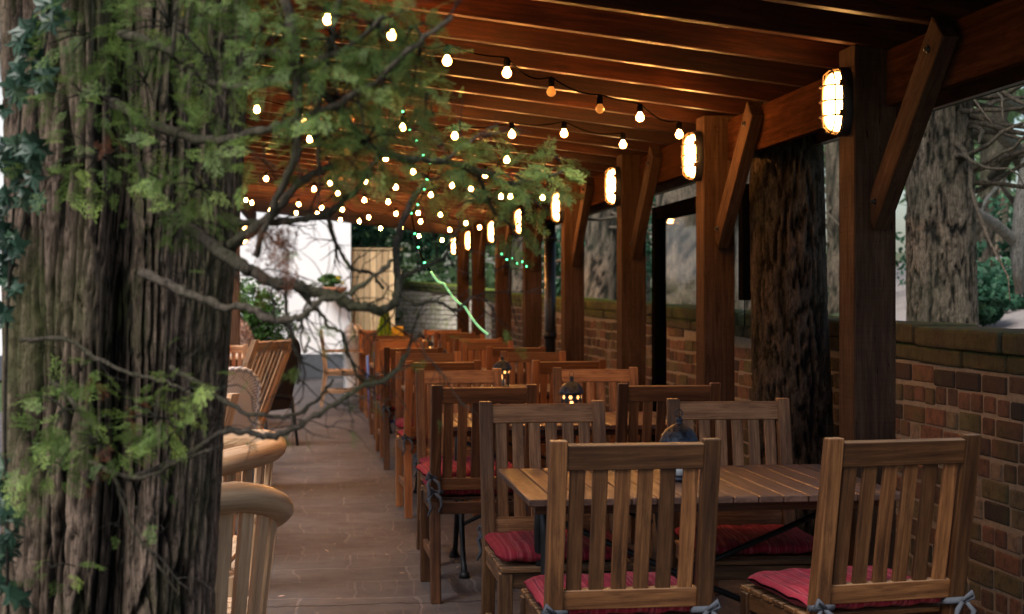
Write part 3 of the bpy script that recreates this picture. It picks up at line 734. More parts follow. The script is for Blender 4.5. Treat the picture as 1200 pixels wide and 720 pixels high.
rc2 = make_cushion('red_fabric', False); rc2.location = (-.50,9.9,.0); rc2.rotation_euler = (0,0,R(60)); rc2['label'] = 'plain dark red cushion on the reclining high backed chair'
def ltable(x, y, label, w=.9, d=.9, z=.74):
    r = thing('wooden_table', label, 'table', (x,y,0)); m = MB()
    n = 10
    for i in range(n): m.box((-w/2+i*w/n+.002,-d/2,z-.028),(-w/2+(i+1)*w/n-.002,d/2,z))
    m.build('tabletop', 'weathered_teak', r, bevel=.003)
    for sx in (-1,1):
        for sy in (-1,1):
            l = MB(); l.box((sx*(w/2-.08)-.03,sy*(d/2-.08)-.03,0),(sx*(w/2-.08)+.03,sy*(d/2-.08)+.03,z-.03)); l.build('leg', 'chair_wood_dark', r, bevel=.004)
    m = MB(); m.box((-w/2+.06,-d/2+.06,z-.10),(w/2-.06,d/2-.06,z-.03)); m.build('apron', 'chair_wood_dark', r); return r
ltable(-1.02, 14.9, 'dark legged wooden table by the orange lit post on the left')
ltable(-1.05, 7.5, 'wooden table left of the pale wicker chair', .8, .9)
ec = make_chair(name='end_armchair', mat='weathered_teak', arms=True, H=.93, lean=.06)
ec.name = 'slatted_armchair'; place(ec, .12, 17.9, R(-90), 'pale slatted wooden armchair seen side on at the far end of the aisle')

# ------------------------------------------------------------------ end of the terrace
bd = thing('white_building', 'white rendered building with grey plinth at the end of the aisle', 'building', (-3,24.0,0))
MB().box((-5,0,.40),(3.57,6,5.2)).build('wall', 'white_render', bd); MB().box((-5,-.03,0),(3.60,6,.40)).build('plinth', 'plinth_paint', bd, bevel=.01)
MB().box((-5.2,-.3,5.2),(3.8,6.3,5.4)).build('roof', 'roof_felt', bd)
fn = thing('board_fence', 'tall fence of vertical wooden boards beside the white building', 'fence', (.585,24.1,0)); m = MB()
X = 0
while X < .72: m.box((X,random.uniform(0,.01),.05),(X+.092,.022,2.10+random.uniform(-.01,.01))); X += .103
m.build('board', 'fence_wood', fn); m = MB(); m.box((0,.022,.4),(.82,.07,.48)); m.box((0,.022,1.7),(.82,.07,1.78)); m.build('rail', 'fence_wood', fn); MB().box((-.0,-.01,2.115),(.84,.05,2.15)).build('capping', 'fence_wood', fn)

def leaves(center, rad, n, size, tmp=None, flat=1.0, dens=.45, seed=None):
    """leaf quads scattered in lumpy ellipsoid; returns verts, tints"""
    V = []; T = []
    c = np.array(center); rad = np.array(rad)
    ncl = max(5, int(n/90)); cl = []
    for i in range(ncl):
        v = rng.normal(size=3); v /= np.linalg.norm(v); rr = rng.uniform(.35,1.0)**.6
        cl.append((v*rr*rad, rng.uniform(.18,.40), rng.uniform(-.25,.25)))
    P = np.zeros((n,3)); TT = np.zeros(n)
    for i in range(n):
        o, s, tt = cl[rng.randint(ncl)]; v = rng.normal(size=3); v /= np.linalg.norm(v)
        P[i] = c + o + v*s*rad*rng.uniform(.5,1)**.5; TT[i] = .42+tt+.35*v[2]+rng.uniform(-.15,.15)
    a = rng.normal(size=(n,3)); a /= np.linalg.norm(a, axis=1)[:,None]; b = np.cross(a, rng.normal(size=(n,3))); b /= np.linalg.norm(b, axis=1)[:,None]
    s = size*rng.uniform(.6,1.3,size=(n,1))
    Q = np.stack([P-a*s, P+b*s*.45, P+a*s, P-b*s*.45], axis=1).reshape(-1,3)
    return Q, np.clip(TT, 0, 1)

hd = thing('hedge', 'leafy green hedge in front of the white building on the left', 'hedge', (-1.3,22.8,0))
def rel(Q, o): return Q - np.array(o.location)
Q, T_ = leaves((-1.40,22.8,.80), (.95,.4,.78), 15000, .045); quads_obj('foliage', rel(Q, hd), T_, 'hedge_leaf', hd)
MB().tube([(0,0,0),(.05,0,.8)], .04, 6).build('stem', 'twig_bark', hd)
dp = thing('dried_shrub', 'round pinkish dried twiggy shrub beside the orange lit post', 'shrub', (-1.05,17.4,0))
Vq = []; Tq = []
for i in range(2600):
    a = rng.uniform(0, 2*PI); b = rng.uniform(-.4,1.5); rr = .33*rng.uniform(.6,1); p = np.array([rr*math.cos(a)*math.cos(b), rr*math.sin(a)*math.cos(b), .78+rr*math.sin(b)*1.05]); d = rng.normal(size=3); d /= np.linalg.norm(d); e = np.cross(d, rng.normal(size=3)); e /= np.linalg.norm(e)
    Vq += [p-d*.05, p+e*.006, p+d*.05, p-e*.006]; Tq.append(rng.uniform())
quads_obj('foliage', np.array(Vq), Tq, 'dry_stem', dp); MB().lathe([(0,0),(.16,0),(.21,.42),(.23,.45),(.19,.45),(.17,.42),(0,.40)], n=20).build('pot', 'terracotta', dp)
hbk = thing('hanging_basket', 'hanging basket with yellow flowers on the white wall', 'basket', tuple(at(392,341,23.6)))
MB().lathe([(.0,-.10),(.12,-.09),(.19,0),(.21,.06),(.18,.06),(0,.03)], n=18).build('basket', 'terracotta', hbk)
Q, T_ = leaves((0,0,.13), (.30,.2,.12), 900, .03); quads_obj('foliage', Q, T_, 'hedge_leaf', hbk)
Q, T_ = leaves((.0,-.05,.2), (.22,.15,.10), 60, .022); quads_obj('flower', Q, T_, 'yellow_petal', hbk)
m = MB(); m.tube([(0,.28,.5),(0,0,.5),(0,0,.45)], .008, 5); 
for s in (-1,1): m.tube([(0,0,.46),(s*.2,0,.06)], .004, 4)
m.build('bracket', 'black_metal', hbk)
p = at(451,392,15.4)
pt = thing('potted_conifer', 'lime green feathery potted plant beyond the far chairs', 'plant', (p.x,p.y,0))
Vq = []; Tq = []
for i in range(1500):
    a = rng.uniform(0,2*PI); h = rng.uniform(0,1); rr = .10*(1-h*.8)*rng.uniform(.2,1); pz = np.array([rr*math.cos(a), rr*math.sin(a), .90+h*.30]); d = np.array([math.cos(a)*.35, math.sin(a)*.35, 1.]); e = np.cross(d, rng.normal(size=3)); e /= np.linalg.norm(e)
    Vq += [pz-d*.03, pz+e*.006, pz+d*.03, pz-e*.006]; Tq.append(rng.uniform())
quads_obj('foliage', np.array(Vq), Tq, 'lime_leaf', pt); MB().lathe([(0,0),(.17,0),(.20,.7),(.11,.74),(.13,.92),(.11,.92),(0,.9)], n=18).build('pot', 'blue_glaze', pt)
MB().box((.07,-.1,.84),(.19,-.08,1.02)).build('plant_tag', 'yellow_plastic', pt)
p = at(414,398,19.5)
wl = thing('white_globe', 'white rounded lid of a bin at the end of the aisle', 'bin', (p.x,p.y,0))
MB().lathe([(0,.98),(.07,.97),(.12,.92),(.145,.84),(.15,.8),(.14,.8),(.13,.05),(.10,0),(0,0)], n=20).build('body', 'white_plastic', wl); wl.name = 'waste_bin'

# drain pipe and black glazed frame between the posts
dpz = thing('drain_pipe', 'black drain pipe running down behind the fourth post gap', 'pipe', (2.26,13.95,0))
MB().tube([(0,0,0),(0,0,2.1)], .055, 12).build('pipe', 'pipe_black', dpz)
for z in (.95,1.9): MB().tube([(0,0,z-.03),(0,0,z+.03)], .068, 12).build('collar', 'pipe_black', dpz)
sc = thing('glazed_screen', 'black framed glass screen standing between the second and third posts', 'screen', (2.32,9.0,0))
fr = MB(); fr.box((-.04,.62,0),(.04,.72,1.93)); fr.box((-.035,-1.4,1.84),(.035,.62,1.93)); fr.box((-.035,-1.4,1.30),(.035,-1.32,1.84)); fr.build('frame', 'rubber_wire', sc)
MB().box((-.003,-1.32,1.16),(.003,.62,1.84)).build('pane', 'clear_glass', sc)

# green fairy lights
def fairy(pts, label, rope_from, dfn):
    W = [at(px, py, dfn(i)) for i, (px, py) in enumerate(pts)]; o0 = W[0]
    r = thing('fairy_lights', label, 'string lights', tuple(o0)); P = []
    for i in range(len(W)-1):
        for q in range(6):
            P.append((W[i].lerp(W[i+1], q/6))-o0 + Vector((0,0,-.02*math.sin(q/6*PI))))
    P.append(W[-1]-o0); k = rope_from*6
    if k > 1: MB().tube(P[:k+1], .005, 5).build('cable', 'rubber_wire', r)
    if k < len(P)-2: MB().tube(P[k:], .007, 8).build('light_rope', 'green_rope', r)
    for i, w in enumerate(P[:k]):
        if i % 3 == 0: MB().lathe([(.0001,-.007),(.006,-.004),(.007,0),(.006,.004),(.0001,.007)], w, 8).build('led', 'green_led', r)
fairy([(472,131),(488,165),(504,191),(497,222),(482,250),(490,290),(505,318),(520,332),(545,360),(572,392)], 'green rope light hanging from the roof and slanting past the posts', 6, lambda i: 8.4)
fairy([(588,298),(600,303),(612,307),(622,310)], 'short run of green fairy lights between the middle posts', 3, lambda i: 9.2)

# ------------------------------------------------------------------ trees
def trunk_mesh(path, rads, nu=64, nz=160, ridge=.03, nr=9, seed=0., lobes=None, zf=4.0, valley=()):
    """path: list of Vectors, rads: radii. ridged bark with deep vertical furrows; tint = height of the ridge less the painted valley shade"""
    m = MB(); n = len(path)-1; b = 0; V = []; TT = []
    for i in range(nz+1):
        s = i/nz*n; k = min(int(s), n-1); f = s-k; c = path[k].lerp(path[k+1], f); r0 = rads[k]*(1-f)+rads[k+1]*f
        for j in range(nu):
            a = 2*PI*j/nu; ca, sa = math.cos(a), math.sin(a); r = r0
            if lobes: r *= 1 + sum(am*math.cos(fr*(a-ph)+.25*math.sin(c.z*1.3+fr)) for fr, ph, am in lobes)
            vd = 0
            for a0, wd, am in valley:
                da = (a-a0-.10*math.sin(c.z*2.1) + PI) % (2*PI) - PI; g = am*math.exp(-(da/wd)**2); r *= 1-g; vd += g*1.6  # valley also lowers the tint: crevice shade put into the bark colour
            w = 1.6*noise.noise((ca*1.3+seed, sa*1.3, c.z*.9)); q = noise.noise((ca*nr*.55+seed+w*.35, sa*nr*.55+w*.3, c.z*zf+w*.6))
            q2 = noise.noise((ca*nr*1.6+seed, sa*nr*1.6+9, c.z*zf*3.2))
            h = max(0, 1-abs(q)*4.6); h = h*h*(3-2*h); h2 = max(0, 1-abs(q2)*4.0)
            disp = -h*h*1.0 - .40*h2*h2 + .15
            r += ridge*disp
            V.append((c.x+r*ca, c.y+r*sa, c.z)); TT.append(max(0, min(1, .84-vd-.62*h-.38*h2+.25*noise.noise((ca*2+seed, sa*2, c.z*2)))))
    m.v = V
    for i in range(nz):
        for j in range(nu):
            j2 = (j+1) % nu; q = [i*nu+j, i*nu+j2, (i+1)*nu+j2, (i+1)*nu+j]
            m.f.append(q); m.uv.extend([(0,0)]*4); m.t.extend([TT[x] for x in q]); m.sm.append(True)
    return m
V3 = Vector
# dark trunk between the first posts
def simple_tree(name, label, path, rads, mat, ridge=.02, nr=8, seed=0., group=None, crown=None, leafm='wood_leaf', limbs=(), nu=64, nz=160, lobes=None):
    r = thing(name, label, 'tree', tuple(path[0]), group=group); o0 = path[0]
    trunk_mesh([p-o0 for p in path], rads, nu, nz, ridge, nr, seed, lobes).build('trunk', mat, r)
    for pts, rd in limbs:
        MB().tube([V3(p)-o0 for p in pts], rd, 8, tint=.6).build('branch', mat, r)
    if crown:
        Qs, Ts = [], []
        for c, rad, n, sz in crown:
            Q, T_ = leaves(c, rad, n, sz); Qs.append(Q-np.array(o0)); Ts.append(T_)
        quads_obj('crown', np.concatenate(Qs), np.concatenate(Ts), leafm, r)
    return r
simple_tree('tree', 'dark furrowed trunk rising between the two nearest posts in front of the wall', [V3((2.37,6.95,0)),V3((2.35,6.95,.5)),V3((2.33,6.95,1.2)),V3((2.30,6.95,2.6)),V3((2.3,6.95,5))], [.24,.20,.185,.175,.16], 'dark_bark', .028, 13, 3.1, nu=110, nz=260,
            crown=[((2.6,6.9,5.8),(1.6,1.6,1.2),1500,.10)])
def wander(p, d, L, n=10, jit=.25, grav=0.0, seed=0):
    p = V3(p); d = V3(d).normalized(); out = [p.copy()]
    for i in range(n):
        d = (d + V3((rng.normal()*jit, rng.normal()*jit, rng.normal()*jit + grav))).normalized(); p = p + d*(L/n); out.append(p.copy())
    return out
limbs = []
for i in range(26):
    z = 1.95+rng.uniform(0,.75); a = rng.uniform(-2.6, .4); d = V3((math.cos(a)*.7+.3, math.sin(a), rng.uniform(-.1,.3)))
    pts = wander((3.80+.15*d.x, 8.45+.15*d.y, z), d, rng.uniform(.6,1.5), 9, .22, -.03); limbs.append((pts, list(np.linspace(.018,.003,10))))
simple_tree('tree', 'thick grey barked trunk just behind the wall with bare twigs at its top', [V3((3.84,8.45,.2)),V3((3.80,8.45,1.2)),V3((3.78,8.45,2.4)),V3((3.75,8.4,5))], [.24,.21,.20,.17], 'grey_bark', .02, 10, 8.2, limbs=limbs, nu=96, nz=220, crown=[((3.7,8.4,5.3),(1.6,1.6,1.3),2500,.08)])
# leaning pale trunks farther back
def at3(l): return [at(*q) for q in l]
simple_tree('tree', 'crooked pale trunk at the right edge with drooping limbs', at3([(1235,420,12),(1232,330,12),(1238,260,12),(1225,170,12),(1222,80,12),(1215,-60,12)]), [.18,.15,.14,.13,.11,.08], 'pale_bark', .008, 6, 1.2,
   limbs=[(at3([(1232,310,12),(1197,290,11.9),(1165,262,11.6),(1130,240,11.2),(1095,222,11)]), [.05,.05,.045,.035,.02]), (at3([(1226,180,12),(1205,190,11.9),(1196,240,11.8),(1192,300,11.8),(1195,345,11.8)]), [.07,.06,.055,.055,.035]), (at3([(1197,250,12),(1172,215,11.8),(1155,235,11.6),(1148,255,11.5)]), [.025,.02,.014,.007]),
          (at3([(1190,175,12),(1160,145,11.8),(1125,132,11.5),(1080,118,11)]), [.06,.05,.04,.02]), (at3([(1205,130,12),(1165,112,11.5),(1120,95,11),(1070,100,10.6)]), [.05,.04,.03,.015])], nu=24, nz=60,
   crown=[(tuple(at(1190,20,13)),(1.8,1.8,.7),1200,.07)])
simple_tree('tree', 'green mossy bare tree in the middle of the woods seen at right', at3([(1150,330,17),(1152,260,17),(1168,170,17),(1140,70,17),(1150,-50,17)]), [.16,.13,.11,.09,.06], 'branch_bark', .006, 6, 2.2,
   limbs=[(at3([(1158,215,17),(1185,180,16.6),(1225,160,16)]), [.08,.06,.04]), (at3([(1160,170,17),(1120,140,17),(1085,90,17)]), [.06,.05,.03]), (at3([(1150,100,17),(1190,60,17),(1230,50,17)]), [.09,.07,.05]), (at3([(1200,60,15),(1170,140,15),(1210,215,15)]), [.10,.09,.08])], nu=24, nz=50,
   crown=[(tuple(at(1150,10,18)),(2.6,2.,1.3),3500,.08)])
for i, (px, d, w, lb) in enumerate([(796,13.5,.26,'grey trunk seen through the black glazed screen'), (648,21,.24,'pale trunk seen in the gap left of the third post'), (700,18,.2,'slim trunk behind the wall right of the fourth post'), (870,14,.13,'thin trunk left of the dark furrowed tree'), (610,26,.22,'distant trunk between the fifth and fourth posts'), (980,18,.16,'thin trunk seen beside the nearest post'), (745,24,.2,'distant trunk behind the third post'), (1165,30,.3,'distant trunk in the far woodland at right')]):
    p = at(px, 350, d); limbs = []
    for j in range(14):
        a = rng.uniform(0, 2*PI); pts = wander((p.x, p.y, rng.uniform(1.7,4)), (math.cos(a), math.sin(a), .1), rng.uniform(.8,1.9), 8, .25); limbs.append((pts, list(np.linspace(.025,.004,9))))
    simple_tree('tree', lb, [V3((p.x,p.y,.1)), V3((p.x+.05,p.y,2)), V3((p.x-.1,p.y,6))], [w*1.15, w, w*.7], 'grey_bark' if i != 1 else 'pale_bark', .015, 7, i*1.7, nu=32, nz=60, group=None, limbs=limbs,
                crown=[((p.x,p.y,5.6),(1.9,1.9,1.3),900,.09)])
# shrubs and woodland
for i, (px, py, d, rx, rzz, lb) in enumerate([(1150,292,17,1.0,.62,'glossy dark rhododendron bush right of the thick grey trunk'), (1135,352,14,.42,.2,'low dark shrub at the foot of the gravel slope'), (1215,352,15,.5,.3,'low green shrub at the right edge beyond the wall'), (690,305,19,.7,.9,'dark evergreen shrub left of the third post'), (865,318,17,.8,.9,'dark shrub left of the dark furrowed trunk'), (735,240,22,1.3,1.2,'dark shrub beyond the glazed screen')]):
    p = at(px, py, d); r = thing('shrub', lb, 'shrub', (p.x, p.y, hillh(p.x, p.y) if p.x > 3 else 0)); o0 = np.array(r.location)
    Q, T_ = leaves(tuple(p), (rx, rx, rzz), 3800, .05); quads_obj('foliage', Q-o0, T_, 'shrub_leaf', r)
    MB().tube([(0,0,0),(.03,.02,max(.1, p.z-o0[2]))], .03, 6).build('stem', 'twig_bark', r)
Qs, Ts = [], []
for i in range(46):
    Y = rng.uniform(24, 62); X = rng.uniform(2.5, 40); 
    if X < .12*Y: continue
    Q, T_ = leaves((X, Y, rng.uniform(1.0, 7.5)), (rng.uniform(1.5,3.2), rng.uniform(1.5,3), rng.uniform(1.2,2.2)), 900, .17); Qs.append(Q); Ts.append(T_)
for i in range(22):
    Y = rng.uniform(31, 50); X = rng.uniform(-8, 9); Q, T_ = leaves((X, Y, rng.uniform(.8, 6)), (2.4,1.6,1.9), 1300, .14); Qs.append(Q); Ts.append(T_)
o = quads_obj('far_woodland', np.concatenate(Qs), np.concatenate(Ts), 'wood_leaf'); tag(o, 'grey green mass of far woodland behind the wall', 'woodland', kind='stuff')
bt = thing('ivy_bush', 'dark green ivy mass above the fence beside the building', 'bush', (1.2,28.5,0)); Q, T_ = leaves((.2,0,2.6), (1.6,.6,.9), 4500, .07); quads_obj('foliage', Q, T_, 'shrub_leaf', bt); MB().tube([(0,0,0),(0.1,0,2.5)], .06, 6).build('stem', 'dark_bark', bt)

# ------------------------------------------------------------------ foreground cypress
TD = 2.95
cyp = thing('cypress_tree', 'thick furrowed cypress trunk with bare twigs and green sprays in the left foreground', 'tree', (at(132,350,TD).x, at(132,350,TD).y, 0)); co = cyp.location.copy()
pc = [(-.02,120,.225),(.3,120,.212),(.66,121,.210),(1.0,128,.214),(1.35,134,.226),(1.6,141,.232),(2.1,143,.25),(3.2,150,.25),(4.5,150,.22)]
path = []; rads = []
for z, px, r_ in pc:
    p = at(px, 350, TD+.2); path.append(V3((p.x, p.y, z))-co); rads.append(r_)
tm = trunk_mesh(path, rads, 320, 560, .024, 17, 5.5, lobes=[(3, -2.2, .06), (5, -1.2, .04), (2, .3, .03)], zf=2.6, valley=[(-PI/2+.30-YAW, .20, .36), (-PI/2-.55-YAW, .13, .15)]); tm.build('trunk', 'cypress_bark', cyp)

limb_px = [  # (list of (x,y,depth), r0, r1, mat)
 ([(165,320,2.62),(190,330,2.55),(225,345,2.5),(262,360,2.48),(292,361,2.45),(310,372,2.42),(342,375,2.4),(360,367,2.4),(380,350,2.4),(400,347,2.4),(435,327,2.42),(460,305,2.45)], .010, .004),
 ([(180,240,2.66),(225,270,2.6),(275,307,2.5),(300,320,2.48),(322,332,2.46),(345,334,2.45),(365,342,2.45),(392,347,2.45),(410,359,2.45),(430,360,2.45),(445,365,2.46),(460,357,2.48),(466,340,2.5),(465,307,2.55),(466,280,2.6),(480,240,2.7),(498,215,2.78)], .014, .006),
 ([(466,345,2.5),(490,356,2.5),(510,352,2.52),(527,362,2.54),(540,362,2.56),(552,349,2.6),(572,352,2.62)], .005, .002),
 ([(466,325,2.52),(500,312,2.55),(520,300,2.6),(530,282,2.65),(538,262,2.7)], .005, .002),
 ([(262,255,2.6),(300,262,2.55),(345,257,2.5),(380,252,2.5),(400,237,2.5),(420,220,2.52),(440,190,2.6),(455,160,2.65)], .009, .004),
 ([(383,245,2.5),(392,282,2.5),(400,297,2.5),(412,315,2.52),(432,320,2.54),(450,338,2.55)], .005, .003),
 ([(150,560,2.65),(200,545,2.6),(230,529,2.55),(258,507,2.5),(285,506,2.48),(313,511,2.46),(341,504,2.45),(369,488,2.45),(397,471,2.45),(419,456,2.46),(449,446,2.48),(470,425,2.5),(487,395,2.52)], .008, .004),
 ([(200,430,2.66),(240,455,2.6),(285,482,2.55),(319,489,2.5),(355,482,2.5),(374,465,2.5),(390,445,2.5)], .006, .003),
 ([(340,334,2.45),(369,360,2.46),(385,382,2.46),(402,393,2.46),(408,415,2.47),(419,440,2.48),(430,450,2.5)], .005, .002),
 ([(335,334,2.45),(338,377,2.45),(347,410,2.46),(352,425,2.47),(348,450,2.48)], .005, .0025),
 ([(365,342,2.45),(352,385,2.46),(357,412,2.46),(362,395,2.47)], .003, .002),
 ([(25,400,2.66),(75,397,2.64),(115,422,2.62),(160,440,2.6),(200,450,2.58),(240,470,2.56)], .006, .003),
 ([(60,445,2.62),(110,500,2.58),(135,560,2.55),(150,610,2.55),(185,660,2.56),(210,700,2.58)], .006, .002),
 ([(100,540,2.6),(160,560,2.56),(200,545,2.54),(250,525,2.52)], .005, .003),
 ([(130,120,2.66),(190,150,2.6),(250,165,2.52),(300,155,2.45),(350,140,2.4),(420,110,2.35),(480,60,2.3),(530,20,2.3)], .012, .004),
 ([(140,40,2.66),(200,60,2.58),(260,100,2.5),(330,90,2.4),(400,60,2.35),(450,20,2.3)], .012, .004),
 ([(270,92,2.6),(285,78,2.55),(297,66,2.5),(312,62,2.46),(340,75,2.45),(390,120,2.45),(430,170,2.5),(470,185,2.6),(520,190,2.72),(560,200,2.8),(600,215,2.88),(640,208,2.95),(662,200,3.0)], .012, .003),
 ([(520,190,2.72),(545,170,2.75),(560,160,2.78),(585,155,2.8)], .004, .002),
 ([(560,200,2.8),(575,240,2.85),(600,265,2.88),(615,275,2.9)], .004, .002),
 ([(210,0,2.5),(203,60,2.48),(215,75,2.5),(255,85,2.5)], .005, .003),
 ([(152,110,2.62),(155,160,2.58),(170,210,2.56),(190,250,2.56),(190,310,2.58)], .005, .003),
 ([(330,-20,2.35),(345,60,2.36),(350,140,2.38),(345,190,2.4),(320,240,2.42),(300,300,2.46)], .010, .006),
 ([(400,-20,2.35),(385,60,2.36),(372,130,2.38),(375,200,2.4)], .008, .004),
 ([(487,395,2.52),(500,420,2.52),(480,430,2.53),(455,440,2.54)], .002, .001),
 ([(270,290,2.55),(320,250,2.5),(350,215,2.48),(395,190,2.48)], .012, .005),
 ([(620,275,2.9),(600,300,2.9),(595,345,2.9)], .002, .001),
]
tw = MB(); tips = []
def twig(p, d, L, r, lev):
    pts = wander(p, d, L, 7, .22, -.015); tw.tube([q-co for q in pts], list(np.linspace(r, r*.35, 8)), 5, tint=rng.uniform(.2,.8))
    if lev > 0:
        for i in range(rng.randint(1,4)):
            k = rng.randint(2,7); d2 = (pts[k]-pts[k-1]).normalized() + V3(tuple(rng.normal(size=3)*.6)); twig(pts[k], d2, L*rng.uniform(.4,.7), r*.6, lev-1)
    tips.append((pts[-1], (pts[-1]-pts[-2]).normalized()))
for pts, r0, r1 in limb_px:
    P = [at(*q) for q in pts]; n = len(P)
    # smooth + knobbly
    fine = []
    for i in range(n-1):
        for q in range(6):
            u = q/6; p0 = P[max(i-1,0)]; p1 = P[i]; p2 = P[i+1]; p3 = P[min(i+2,n-1)]
            w = .5*((2*p1)+(-p0+p2)*u+(2*p0-5*p1+4*p2-p3)*u*u+(-p0+3*p1-3*p2+p3)*u**3); fine.append(w+V3(tuple(rng.normal(size=3)*.0016)))
    fine.append(P[-1]); N = len(fine)
    rr = [(r0+(r1-r0)*i/N)*.86*(1+.16*rng.normal()*.8) for i in range(N)]
    MB().tube([p-co for p in fine], rr, 8, tint=rng.uniform(.45,.8)).build('branch', 'branch_bark', cyp)
    for i in range(int(N/6)):
        k = rng.randint(3, N-1); d = (fine[k]-fine[k-1]).normalized()*.6 + V3((rng.normal()*.6, rng.normal()*.35, rng.normal()*.6-.1))
        twig(fine[k], d, rng.uniform(.05,.15), rng.uniform(.0012,.0022), 1)
# foliage sprays
def spray_template(seed):
    rs = np.random.RandomState(seed); Q = []; T = []
    def seg(p, d, L, w, t):
        e = np.array([-d[1], d[0], 0]); Q.extend([p-e*w*.3, p+d*L*.45-e*w, p+d*L, p+d*L*.45+e*w]); T.append(t)
    def br(p, ang, L, lev):
        n = max(3, int(L/.006)) if lev > 0 else max(2, int(L/.006)); x = p.copy(); a = ang
        for i in range(n):
            d = np.array([math.cos(a), math.sin(a), rs.normal()*.12]); st = L/n
            seg(x, d, st*1.5, .0009+.0007*(lev == 0), .25+.45*i/n+rs.uniform(-.15,.15)); x = x+d*st; a += rs.normal()*.07
            if lev > 0 and i > 0:
                s = 1 if (i % 2) else -1; l2 = L*(.40 if lev == 2 else .36)*(1-i/n*.6)*rs.uniform(.7,1.2); br(x.copy(), a+s*rs.uniform(.6,.95), l2, lev-1)
                if lev == 2 and rs.uniform() < .5: br(x.copy(), a-s*rs.uniform(.6,.95), l2*.8, lev-1)
    br(np.zeros(3), 0, .085, 2); Q = np.array(Q); Q[:,2] -= 4.0*(Q[:,0]**2)*.6; return Q, np.array(T)
TPL = [spray_template(s) for s in range(6)]
Qs, Ts, Qb, Tb = [], [], [], []
def spray(p, d, s, tone, brown=False):
    d = np.array(d); d /= np.linalg.norm(d); u = np.array([0,0,1.])+rng.normal(size=3)*.55; y = np.cross(u, d); y /= np.linalg.norm(y); z = np.cross(d, y)
    Q, T = TPL[rng.randint(6)]; W = (Q*s)@np.stack([d,y,z])+np.array(p)-np.array(co)
    (Qb if brown else Qs).append(W); (Tb if brown else Ts).append(np.clip(T+tone, 0, 1))
# clumps given as (x, y, rx, ry, depth, count, tone)
CL = [(110,40,60,50,2.58,30,.0),(200,30,70,45,2.52,46,.0),(95,110,45,45,2.6,18,.05),(170,95,55,50,2.55,32,.05),(250,70,45,60,2.48,26,.0),(120,185,60,45,2.58,30,.15),(200,170,50,45,2.52,26,.0),(235,220,45,40,2.5,28,.1),(60,205,40,30,2.6,10,.1),
      (330,30,45,45,2.38,34,-.05),(390,45,50,50,2.36,40,.05),(440,30,45,40,2.33,34,-.05),(340,110,40,45,2.4,22,.1),(400,115,50,45,2.4,44,.1),(450,90,40,40,2.4,28,0),(485,30,25,35,2.35,16,-.1),(490,70,30,40,2.4,20,.0),(370,170,50,35,2.42,22,.0),(430,165,45,40,2.44,40,.1),(475,150,40,40,2.55,24,.1),(500,110,25,30,2.45,12,.0),
      (300,60,30,50,2.42,16,.0),(310,190,30,35,2.44,12,.05),(420,205,35,25,2.5,14,-.1),
      (570,160,32,14,2.82,14,.1),(540,200,40,22,2.76,24,.05),(590,205,42,24,2.86,30,.1),(640,205,25,20,2.95,16,.2),(655,190,14,10,3.0,7,.2),(620,240,20,25,2.9,12,.1),(600,270,22,30,2.9,14,-.1),(560,235,35,22,2.85,14,-.1),(520,170,20,18,2.7,10,.1),(505,210,25,25,2.7,10,.0),
      (75,480,38,30,2.54,26,.15),(120,520,45,30,2.54,34,.15),(60,540,45,25,2.56,22,.15),(185,490,38,30,2.52,26,.15),(215,460,22,28,2.52,14,.2),(30,575,30,20,2.58,8,.1),(95,435,25,18,2.58,8,.2),(195,520,20,18,2.52,8,.15),(60,665,30,15,2.58,6,.1),(210,260,35,25,2.54,12,.0)]
for (x, y, rx, ry, d, n, tone) in CL:
    for i in range(int(n*(1.35 if x < 260 else 1.7))):
        a = rng.uniform(0, 2*PI); rr = rng.uniform(0,1)**.5; p = at(x+rx*rr*math.cos(a), y+ry*rr*math.sin(a), d+rng.normal()*.05)
        if i % 5 == 0: # a small stem linking the sprays of the clump
            tw.tube([at(x, y, d)-co, (at(x, y, d).lerp(p, .5))-co+V3((0,0,.006)), p-co], [.002,.0016,.001], 4, tint=.4)
        dr = at(x+rx*1.2*math.cos(a)+rng.normal()*rx*.8, y+ry*math.sin(a)+rng.normal()*ry*.8+12, d+rng.normal()*.06)-at(x, y, d)
        spray(p, tuple(dr), rng.uniform(.30,.72), tone+rng.normal()*.16)
for i in range(34):
    p = at(325+rng.normal()*9, 280+rng.normal()*20, 2.47+rng.normal()*.03); spray(p, (rng.normal()*.4,rng.normal()*.4,-1), rng.uniform(.4,.8), rng.normal()*.2, True)
for x, y in ((120,455),(160,480),(130,170),(420,120),(110,560)):
    for i in range(4): p = at(x+rng.normal()*8, y+rng.normal()*8, 2.5); spray(p, tuple(rng.normal(size=3)), rng.uniform(.3,.5), 0, True)
for p, d in tips[::6]:
    spray(p, tuple(d+V3((0,0,-.2))), rng.uniform(.25,.5), 0.0)
o = tw.build('twigs', 'twig_bark', cyp); o['kind'] = 'stuff'
quads_obj('foliage', np.concatenate(Qs), np.concatenate(Ts), 'cypress_leaf', cyp); quads_obj('withered_foliage', np.concatenate(Qb), np.concatenate(Tb), 'brown_leaf', cyp)

